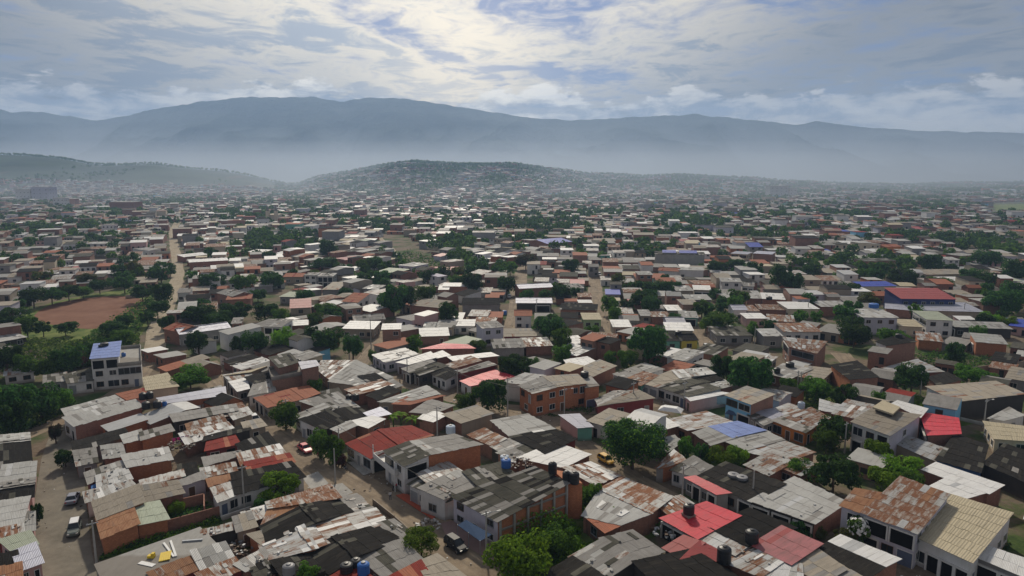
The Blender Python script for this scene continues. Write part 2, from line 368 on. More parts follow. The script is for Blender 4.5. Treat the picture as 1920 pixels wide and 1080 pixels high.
# ground: dirt, grass and litter near; woods and scrub far
k = NT('ground'); p = k.pos()
a1 = k.noise(p, 0.06, 8, 0.65); a2 = k.noise(p, 0.9, 6, 0.7); a3 = k.noise(p, 0.012, 5, 0.6)
dirt = k.mix(k.rng(a2, 0.35, 0.7), (0.12, 0.092, 0.066), (0.215, 0.17, 0.125))
gr = k.mix(k.rng(a2, 0.35, 0.7), (0.03, 0.055, 0.016), (0.075, 0.11, 0.03))
c = k.mix(k.rng(k.math('ADD', k.math('MULTIPLY', a1, 0.8), k.math('MULTIPLY', a2, 0.2)), 0.47, 0.56), dirt, gr)
sy = k.n('ShaderNodeSeparateXYZ'); k.l(p, sy.inputs[0])
hill = k.mix(k.rng(a3, 0.4, 0.6), (0.016, 0.036, 0.014), (0.036, 0.062, 0.022))
hill = k.mix(k.rng(a1, 0.5, 0.66, 0, .6), hill, (0.035, 0.06, 0.022))
hill = k.mix(k.rng(k.noise(p, 0.006, 4, 0.55, (1, .3, 2)), 0.60, 0.68, 0, .8), hill, (0.12, 0.085, 0.055))
c = k.mix(k.rng(sy.outputs[1], 900, 1500), c, hill)
k.bump(a2, 0.5, 0.15); k.done(c, 0.95, 0, 0.1)
k = NT('mountain'); p = k.pos(); m1 = k.noise(p, 0.004, 10, 0.65)
k.bump(m1, 1.0, 90); k.done(k.mix(k.rng(m1, 0.35, 0.65), (0.012, 0.026, 0.018), (0.05, 0.065, 0.04)), 0.95, 0, 0.05)
k = NT('road'); p = k.pos(); r1 = k.noise(p, 0.22, 8, 0.68); r2 = k.noise(p, 1.6, 6, 0.7); tk = k.noise(k.uv(), 1.0, 5, 0.6, (1.1, 0.07, 1))
c = k.mix(k.rng(r1, 0.35, 0.65), (0.185, 0.142, 0.100), (0.315, 0.25, 0.178)); c = k.mix(k.rng(tk, 0.45, 0.7, 0, 0.6), c, (0.115, 0.092, 0.07))
c = k.mix(k.rng(r2, 0.55, 0.8, 0, 0.6), c, (0.33, 0.29, 0.235)); k.bump(r2, 0.5, 0.08); k.done(c, 0.9, 0, 0.15)
k = NT('roadgrey'); p = k.pos(); r1 = k.noise(p, 0.3, 8, 0.68); r2 = k.noise(p, 2.0, 6, 0.7)
c = k.mix(k.rng(r1, 0.35, 0.65), (0.14, 0.125, 0.10), (0.225, 0.20, 0.16)); c = k.mix(k.rng(r2, 0.55, 0.8, 0, 0.5), c, (0.28, 0.255, 0.215)); k.bump(r2, 0.4, 0.06); k.done(c, 0.9, 0, 0.15)
k = NT('sand'); p = k.pos(); r1 = k.noise(p, 0.25, 8, 0.68); tk = k.noise(k.uv(), 1.0, 5, 0.6, (.9, 0.06, 1))
c = k.mix(k.rng(r1, 0.35, 0.65), (0.30, 0.25, 0.18), (0.42, 0.36, 0.27)); c = k.mix(k.rng(tk, .45, .7, 0, .5), c, (0.22, 0.18, 0.13)); k.done(c, 0.95, 0, 0.1)
k = NT('pitch'); p = k.pos(); r1 = k.noise(p, 0.12, 7, 0.65)
k.done(k.mix(k.rng(r1, 0.35, 0.65), (0.165, 0.078, 0.050), (0.225, 0.118, 0.078)), 0.95, 0, 0.1)
k = NT('grassland'); p = k.pos(); r1 = k.noise(p, 0.15, 7, 0.65); r2 = k.noise(p, 1.5, 5, 0.7)
k.bump(r2, 0.8, 0.2); k.done(k.mix(k.rng(r1, 0.4, 0.6), (0.07, 0.115, 0.024), (0.175, 0.20, 0.06)), 0.95, 0, 0.1)
# ---------------------------------------------------------------- the setting: ground, roads, mountains
def sheet_fan(rows, ncol, spread, zf):
    mb = MB(); n = ncol + 1
    for y in rows:
        for j in range(n):
            x = (2 * j / ncol - 1) * (y * spread + 420)
            mb.v.append((x, y, zf(x, y)))
    for i in range(len(rows) - 1):
        for j in range(ncol):
            a = i * n + j; mb.f.append((a, a + 1, a + n + 1, a + n)); mb.m.append(0); mb.uv += [(0, 0)] * 4
    return mb
rows = [-150 + 30 * i for i in range(35)] + [900 + 26 * i for i in range(1, 120)]
struct('ground', sheet_fan([r for r in rows if r <= 3490], 190, 0.95, terrain), MAT['ground'], True)
struct('mountains', sheet_fan([3470 + 30 * i for i in range(82)], 300, 0.95, terrain), MAT['mountain'], True)
def strip(name, mat, pts, width, z=0.02):
    """a road laid along ground points, draped over the terrain"""
    P = [Vector((p.x, p.y, 0)) for p in pts]; Q = [P[0]]
    for a, b in zip(P, P[1:]):
        n = max(1, int((b - a).length / 12))
        Q += [a + (b - a) * k / n for k in range(1, n + 1)]
    for _ in range(3): Q = [Q[0]] + [(Q[i - 1] + Q[i] * 2 + Q[i + 1]) / 4 for i in range(1, len(Q) - 1)] + [Q[-1]]
    mb = MB(); rnd = random.Random(len(Q)); L = R_ = None; d0 = 0
    for i, q in enumerate(Q):
        t = (Q[min(i + 1, len(Q) - 1)] - Q[max(i - 1, 0)]).normalized(); nrm = Vector((-t.y, t.x, 0))
        w = width / 2
        l = q + nrm * (w + rnd.uniform(-.5, .5)); r = q - nrm * (w + rnd.uniform(-.5, .5))
        l.z = terrain(l.x, l.y) + z; r.z = terrain(r.x, r.y) + z
        if L is not None:
            d1 = d0 + (q - Q[i - 1]).length
            mb.face((R_, r, l, L), 0, [(0, d0), (0, d1), (width, d1), (width, d0)]); d0 = d1
        L, R_ = l, r
    struct(name, mb, MAT[mat]); ROADS.append((Q, width / 2))
ROADS = []
def px(s, h=0.0): return [G(*map(float, t.split(',')), h) for t in s.split()]
strip('street', 'roadgrey', px('135,1150 118,1060 110,980 106,900 110,840 122,812 140,790'), 7.6, 0.02)
strip('street', 'road', px('40,820 100,800 150,772 220,742 262,722 290,690 286,660'), 5.6, 0.032)
strip('dirt_track', 'sand', px('286,665 288,640 294,615 307,590 322,552 333,522 334,500 329,474 325,450 324,434 331,420 342,408'), 6.2, 0.05)
strip('street', 'road', px('380,680 415,715 452,760 500,805 560,850 630,888 700,925 770,968 850,1018 930,1075 1000,1130'), 8.0, 0.044)
strip('street', 'road', px('700,905 610,905 560,915'), 6.0, 0.028)
strip('street', 'road', px('905,765 960,770 1030,792 1080,820 1130,862 1190,902 1250,940 1310,972 1370,1000'), 5.6, 0.036)
strip('street', 'road', px('655,700 690,682 740,712 790,735 850,756 920,768 1000,772 1090,775 1170,776 1225,757'), 5.0, 0.026)
strip('street', 'road', px('1190,735 1228,752 1275,772 1330,784 1390,800 1440,824 1500,850 1560,878'), 5.4, 0.03)
strip('street', 'road', px('1000,772 1030,790 1080,800 1150,792 1240,780'), 7.0, 0.016)
strip('street', 'road', px('660,700 690,660 722,625 760,590 800,560'), 4.5, 0.024)
strip('street', 'road', px('955,660 962,615 968,580 973,545 976,515 985,490'), 7.0, 0.03)
strip('street', 'road', px('1140,640 1128,600 1120,565 1114,530 1110,500'), 6.5, 0.03)
strip('street', 'road', px('1345,690 1326,655 1312,620 1300,590'), 5.0, 0.03)
strip('street', 'road', px('1690,800 1650,742 1610,700 1575,662'), 5.0, 0.03)
strip('street', 'roadgrey', px('1600,1120 1680,1062 1760,1085 1850,1130'), 6.0, 0.03)
strip('street', 'road', px('695,1015 740,1040'), 2.0, 0.02)
strip('footpath', 'sand', px('708,440 724,458 742,474'), 3.5, 0.04)
def patch(name, mat, pts, z):
    mb = MB(); P = px(pts)
    for p in P: p.z = z
    mb.face(P, 0, [(p.x, p.y) for p in P]); return struct(name, mb, MAT[mat])
patch('playing_field', 'grassland', '25,640 40,590 100,566 170,552 230,543 290,545 285,600 255,640 180,668 90,662', 0.022)
patch('dirt_pitch', 'pitch', '64,592 74,582 92,573 118,566 150,560 190,556 228,555 256,558 272,564 277,574 272,586 258,598 238,608 205,615 165,617 125,614 92,608 72,601', 0.05)
patch('courtyard', 'pinktile', '836,1006 826,982 858,975 930,1012 934,1056 918,1050', 0.10)
patch('footpath', 'slab', '614,912 642,906 662,924 636,934', 0.06)
patch('pavement', 'slab', '566,896 596,884 616,906 590,926', 0.05)
patch('grass_verge', 'grassland', '186,1052 200,1030 268,1012 312,1000 410,974 420,984 372,994 300,1022', 0.04)
patch('grass_lot', 'grassland', '930,1000 1060,950 1200,950 1252,960 1250,1000 1060,1060 940,1070', 0.024)
patch('grass_lot', 'grassland', '1480,770 1500,740 1560,720 1600,745 1560,775', 0.024)
patch('grass_lot', 'grassland', '1620,740 1700,735 1780,770 1840,792 1800,800 1640,762', 0.02)
patch('grass_lot', 'grassland', '0,735 130,735 150,770 60,800 0,810', 0.018)
patch('meadow', 'grassland', '1862,384 1930,382 1930,397 1868,396', 0.06)
# ---------------------------------------------------------------- houses
ALT = {'fcs': [('fcm', .46), ('fc', .30), ('dk', .24)], 'fc': [('fc', .74), ('fcm', .09), ('lt', .12), ('tin', .05)], 'fcm': [('fcm', .78), ('fc', .14), ('dk', .08)], 'dk': [('dk', .93), ('fcm', .06), ('fc', .01)],
       'zn': [('zn', .72), ('lt', .16), ('tin', .12)], 'tin': [('tin', .56), ('zn', .18), ('rust', .18), ('wht', .08)], 'rust': [('rust', .62), ('tin', .22), ('zn', .09), ('orust', .07)],
       'orust': [('orust', .72), ('rust', .28)], 'lt': [('lt', .86), ('fc', .10), ('zn', .04)], 'tan': [('tan', .85), ('fc', .12), ('rust', .03)], 'wht': [('wht', .93), ('zn', .07)],
       'mar': [('mar', .92), ('terra', .08)], 'terra': [('terra', .94), ('mar', .06)], 'pink': [('pink', .88), ('rose', .12)]}
SLABS = {'slab', 'conc'}
HOUSES = []      # (centre, radius, root) of every placed house
FOOT = []        # footprints (list of xy)
def bil(q, s, t):
    return (q[0] * (1 - s) + q[1] * s) * (1 - t) + (q[3] * (1 - s) + q[2] * s) * t
def orient(q):
    """rotate corners so that edge 0-1 is the eave (level) and 1-2 climbs"""
    d01 = abs(q[0].z - q[1].z) + abs(q[2].z - q[3].z); d12 = abs(q[1].z - q[2].z) + abs(q[3].z - q[0].z)
    if d12 < d01 - 0.05: q = q[1:] + q[:1]
    n = (q[1] - q[0]).cross(q[3] - q[0])
    if n.z < 0: q = [q[1], q[0], q[3], q[2]]
    return q
def roof_sheets(mb, q, slots, wts, rnd, over=0.22, sw=0.92, sl=2.5, jag=0.14):
    q = orient(q)
    lu = max(1.0, ((q[1] - q[0]).length + (q[2] - q[3]).length) / 2); lv = max(1.0, ((q[3] - q[0]).length + (q[2] - q[1]).length) / 2)
    nu, nv = max(1, round((lu + 2 * over) / sw)), max(1, round((lv + 2 * over) / sl))
    du, dv = over / lu, over / lv
    T = Vector((0, 0, 0.05)); run = 0
    for i in range(nu):
        s0 = -du + (1 + 2 * du) * i / nu; s1 = -du + (1 + 2 * du) * (i + 1) / nu
        e0, e1 = rnd.uniform(-jag, jag) / lv, rnd.uniform(-jag, jag) / lv
        cuts = [0.0] + sorted((k + rnd.uniform(-.06, .06)) / nv for k in range(1, nv)) + [1.0]
        for j in range(nv):
            t0 = -dv + (1 + 2 * dv) * cuts[j] + (e0 if j == 0 else -0.06 / lv); t1 = -dv + (1 + 2 * dv) * cuts[j + 1] + (e1 if j == nv - 1 else 0)
            if run <= 0: slot = rnd.choices(range(len(slots)), wts)[0]; run = rnd.choice((1, 1, 2, 3)) if slot == 0 and len(slots) != 3 else rnd.choice((1, 1, 2))
            run -= 1
            zl = Vector((0, 0, rnd.uniform(0.03, 0.06))); zh = Vector((0, 0, rnd.uniform(0, 0.02)))
            a, b, c, d = bil(q, s0, t0) + zl, bil(q, s1, t0) + zl, bil(q, s1, t1) + zh, bil(q, s0, t1) + zh
            u, v, w, h = rnd.uniform(0, 40), rnd.uniform(0, 40), (b - a).length, (d - a).length
            mb.face((a, b, c, d), slot, [(u, v), (u + w, v), (u + w, v + h), (u, v + h)])
            ed = [(a, b)] + ([(b, c)] if i == nu - 1 else []) + ([(d, a)] if i == 0 else []) + ([(c, d)] if j == nv - 1 else [])
            for p, r in ed: mb.face((p - T, r - T, r, p), slot, [(u, v), (u + .3, v), (u + .3, v + .05), (u, v + .05)])
def win_mesh(kind, w, h):
    """local: x along the wall, -y outward, z up; base centre at the origin"""
    mb = MB()
    def bar(x0, x1, z0, z1, y, m):
        mb.box(((x0 + x1) / 2, -y / 2, z0), x1 - x0, y, z1 - z0, m)
    if kind == 'W':
        t = 0.07
        bar(-w/2 - t, w/2 + t, -t - .03, 0, .14, 0); bar(-w/2 - t, w/2 + t, h, h + t, .08, 0); bar(-w/2 - t, -w/2, 0, h, .08, 0); bar(w/2, w/2 + t, 0, h, .08, 0)
        bar(-w/2, w/2, 0, h, .022, 1); bar(-.025, .025, 0, h, .05, 0)
    elif kind in 'DG':
        t = 0.08
        bar(-w/2 - t, w/2 + t, h, h + t, .08, 0); bar(-w/2 - t, -w/2, 0, h, .08, 0); bar(w/2, w/2 + t, 0, h, .08, 0); bar(-w/2, w/2, 0.02, h, .03, 1)
        if kind == 'G':
            for k in range(1, 5): bar(-w/2, w/2, h * k / 5 - .02, h * k / 5 + .02, .05, 1)
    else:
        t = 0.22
        bar(-w/2 - t, -w/2, 0, h, .24, 0); bar(w/2, w/2 + t, 0, h, .24, 0); bar(-w/2 - t, w/2 + t, h, h + .25, .26, 0); bar(-w/2, w/2, 0.02, h, .03, 1)  # flat dark panel between posts, coloured as the shade inside an open porch
    return mb
WM = {}
def opening(kind, w, h, trim, fill, root, p, ang):
    w, h = round(w * 2) / 2, round(h * 5) / 5; w = max(w, 0.5)
    key = (kind, w, h, trim, fill); nm = {'W': 'window', 'D': 'door', 'G': 'garage_door', 'O': 'porch_shade_panel'}[kind]
    if key not in WM: WM[key] = win_mesh(kind, w, h).build(nm, [MAT[trim], MAT[fill]]); o = WM[key]
    else: o = WM[key].copy(); COL.objects.link(o)
    o.name = nm; o.parent = root; o.location = p - root.location; o.rotation_euler = (0, 0, ang)
PLASTER = {'white', 'wlilac', 'wcream', 'teal', 'sky', 'wblue', 'wpink', 'wgreen', 'yellow', 'orange', 'grey', 'ctan', 'navy', 'wred'}
def make_house(label, wall, planes, fac='', opt='', seed=0, group=None, auto=True, kind='house', cat='house'):
    """planes: list of (roof material, [four 3-D corners]); walls drop from each roof plane to the ground"""
    rnd = random.Random(seed)
    allp = [p for _, q in planes for p in q]
    c = sum(allp, Vector()) / len(allp); gz = terrain(c.x, c.y); org = Vector((c.x, c.y, gz))
    root = tag(empty(kind, org), label, cat, group)
    wmats, faces = [wall], {}
    spec = {}
    for f in fac.split():
        a, b, t = (f.split(':') + ['', ''])[:3]; spec[(int(a[0]), a[1])] = (b or wall, t)
    wb = MB(); roofs = {}
    edges_all = [(pi, q[i].xy, q[(i + 1) % 4].xy) for pi, (_, q) in enumerate(planes) for i in range(4)]
    for pi, (mat, q) in enumerate(planes):
        cq = sum(q, Vector()) / 4; FOOT.append([(p.x, p.y) for p in q])
        ins = []
        for p in q:
            d = Vector((cq.x - p.x, cq.y - p.y, 0)); L = d.length
            ins.append(p + d * min(0.3, 0.24 / max(L, .1)) - Vector((0, 0, 0.09)))
        info = []
        for i in range(4):
            a, b = ins[i], ins[(i + 1) % 4]; mid = (a + b) / 2; t = Vector((b.x - a.x, b.y - a.y, 0))
            n = Vector((t.y, -t.x, 0)).normalized()
            if n.dot(mid - cq) < 0: n = -n; a, b = b, a
            toc = Vector((-mid.x, -mid.y, 0)).normalized()
            shared = any(pj != pi and ((e0 - q[i].xy).length < 1.2 and (e1 - q[(i+1) % 4].xy).length < 1.2 or (e1 - q[i].xy).length < 1.2 and (e0 - q[(i+1) % 4].xy).length < 1.2) for pj, e0, e1 in edges_all)
            info.append((a, b, n, n.dot(toc), proj(mid)[0], shared))
        vis = [e for e in info if e[3] > 0.12 and not e[5]] or [e for e in info if e[3] > 0.12]
        vis = sorted(vis, key=lambda e: -e[3])[:2]; vis.sort(key=lambda e: e[4])
        for a, b, n, fc_, mx, sh in info:
            e = None
            if vis and a is vis[0][0] and (pi, 'L') in spec: e = spec[(pi, 'L')]
            if vis and a is vis[-1][0] and (pi, 'R') in spec: e = spec[(pi, 'R')]
            wm_ = e[0] if e else wall
            if wm_ not in wmats: wmats.append(wm_)
            ga, gb = Vector((a.x, a.y, gz - 0.3)), Vector((b.x, b.y, gz - 0.3))
            t = (gb - ga); wl = t.length; 
            if wl < 0.3: continue
            t /= wl
            wb.face([p - org for p in (ga, gb, b, a)] if t.cross(Vector((0,0,1))).dot(n) > 0 else [p - org for p in (gb, ga, a, b)], wmats.index(wm_), [(0, -.3), (wl, -.3), (wl, b.z - gz), (0, a.z - gz)])
            if sh and not e: continue
            hh = min(a.z, b.z) - gz; st = 1 if hh < 4.6 else (2 if hh < 7.4 else 3)
            toks = None
            if e and e[1]: toks = e[1]
            elif auto and not e and fc_ > 0.2 and wl > 2.2 and hh > 1.9:
                if wm_ in PLASTER or rnd.random() < 0.35:
                    k = max(1, int(wl / 2.9)); toks = ''.join(rnd.choice('WWD' if wm_ in PLASTER else 'WW.') for _ in range(k))
                    if st > 1: toks = '/'.join([toks] + ['W' * k] * (st - 1))
            if toks and toks != '-':
                ang = math.atan2((b - a).y, (b - a).x)
                out = Vector((math.sin(ang), -math.cos(ang), 0))
                if out.dot(n) < 0: ang += math.pi
                sa, sb = (ga, gb) if out.dot(n) > 0 else (gb, ga)
                fl = toks.split('/'); sh_ = hh / len(fl)
                for k, row in enumerate(fl):
                    m = len(row)
                    for j, ch in enumerate(row):
                        if ch == '.': continue
                        p = sa + (sb - sa) * ((j + .5) / m); p.z = gz + k * sh_
                        cell = wl / m
                        trim = rnd.choice(('trimw', 'trimw', 'steel', 'wood'))
                        if ch == 'W': 
                            p.z += min(0.95, sh_ * .34); opening('W', min(1.5, cell * .6), min(1.2, sh_ * .42), trim, 'glass', root, p, ang)
                        elif ch == 'B': 
                            p.z += 0.7; opening('W', cell * .86, min(1.6, sh_ * .55), trim, 'glass', root, p, ang)
                        elif ch == 'D': opening('D', min(1.0, cell * .6), min(2.05, sh_ * .8), 'trimw', rnd.choice(('wood', 'bluedoor', 'steel', 'dark')), root, p, ang)
                        elif ch == 'G': opening('G', min(3.0, cell * .8), min(2.2, sh_ * .8), 'trimw', rnd.choice(('bluedoor', 'steel')), root, p, ang)
                        elif ch == 'O': opening('O', cell * .8, min(2.4, sh_ * .8), 'trimw', 'dark', root, p, ang)
        # roof
        ql = [p - org for p in q]
        mb = MB()
        if mat in SLABS:
            ql = orient(ql); top = [p for p in ql]; bot = [p - Vector((0, 0, .16)) for p in ql]; mb.prism(top, bot, 0)
            cl = sum(ql, Vector()) / 4
            if 'parapet' in opt:
                for i in range(4):
                    a, b = ql[i], ql[(i + 1) % 4]; m_ = (a + b) / 2; L = (b - a).length - .2
                    mb.box((m_.x, m_.y, m_.z - .1), L, .14, 0.95, 0, math.atan2((b - a).y, (b - a).x))
            mb.build('roof', [MAT[mat]], root)
        else:
            al = ALT.get(mat, [(mat, 1.0)])
            jag = 0.14 if mat in ('fc', 'fcm', 'dk', 'zn', 'tin', 'rust', 'orust', 'lt') else 0.03
            roof_sheets(mb, ql, [a for a, _ in al], [b for _, b in al], rnd, jag=jag, over=0.12 if 'tight' in opt else 0.24)
            # ballast and patches lying on a patched-up roof belong to it
            if mat in ('fc', 'tin', 'rust', 'zn', 'lt', 'fcm') and rnd.random() < .6:
                qq = orient(ql)
                for _ in range(rnd.randint(1, 3)):
                    s, t = rnd.uniform(.1, .8), rnd.uniform(.1, .7)
                    a = bil(qq, s, t); b = bil(qq, min(1, s + .11), t); c_ = bil(qq, min(1, s + .11), min(1, t + .3)); d = bil(qq, s, min(1, t + .3))
                    z = Vector((0, 0, .10)); sl_ = rnd.randrange(len(al)); u = rnd.uniform(0, 30)
                    mb.prism([p + z for p in (a, b, c_, d)], [p + z * .3 for p in (a, b, c_, d)], sl_, None, False)
                for _ in range(rnd.randint(0, 4)):
                    p = bil(qq, rnd.random(), rnd.random()); mb.box((p.x, p.y, p.z + .05), rnd.uniform(.2, .5), rnd.uniform(.2, .35), rnd.uniform(.12, .25), rnd.randrange(len(al)), rnd.random() * 3)
            mb.build('roof', [MAT[a] for a, _ in al], root)
    wb.build('wall', [MAT[m] for m in wmats], root)
    HOUSES.append((c, max((p - c).length for p in allp), root))
    return root
def parse_planes(s):
    out = []
    for pl in s.split(';'):
        t = pl.split(); hs = [float(v) for v in t[1].split(',')]; cs = [tuple(map(float, v.split(','))) for v in t[2:6]]
        if len(hs) == 1: hs = hs * 4
        if len(hs) == 2: hs = [hs[0], hs[0], hs[1], hs[1]]
        q = [G(x, y, h) for (x, y), h in zip(cs, hs)]; c = sum(q, Vector()) / 4
        out.append((t[0], [p + Vector((p.x - c.x, p.y - c.y, 0)).normalized() * .4 for p in q]))
    return out
GROUPS = ['houses of the near block']
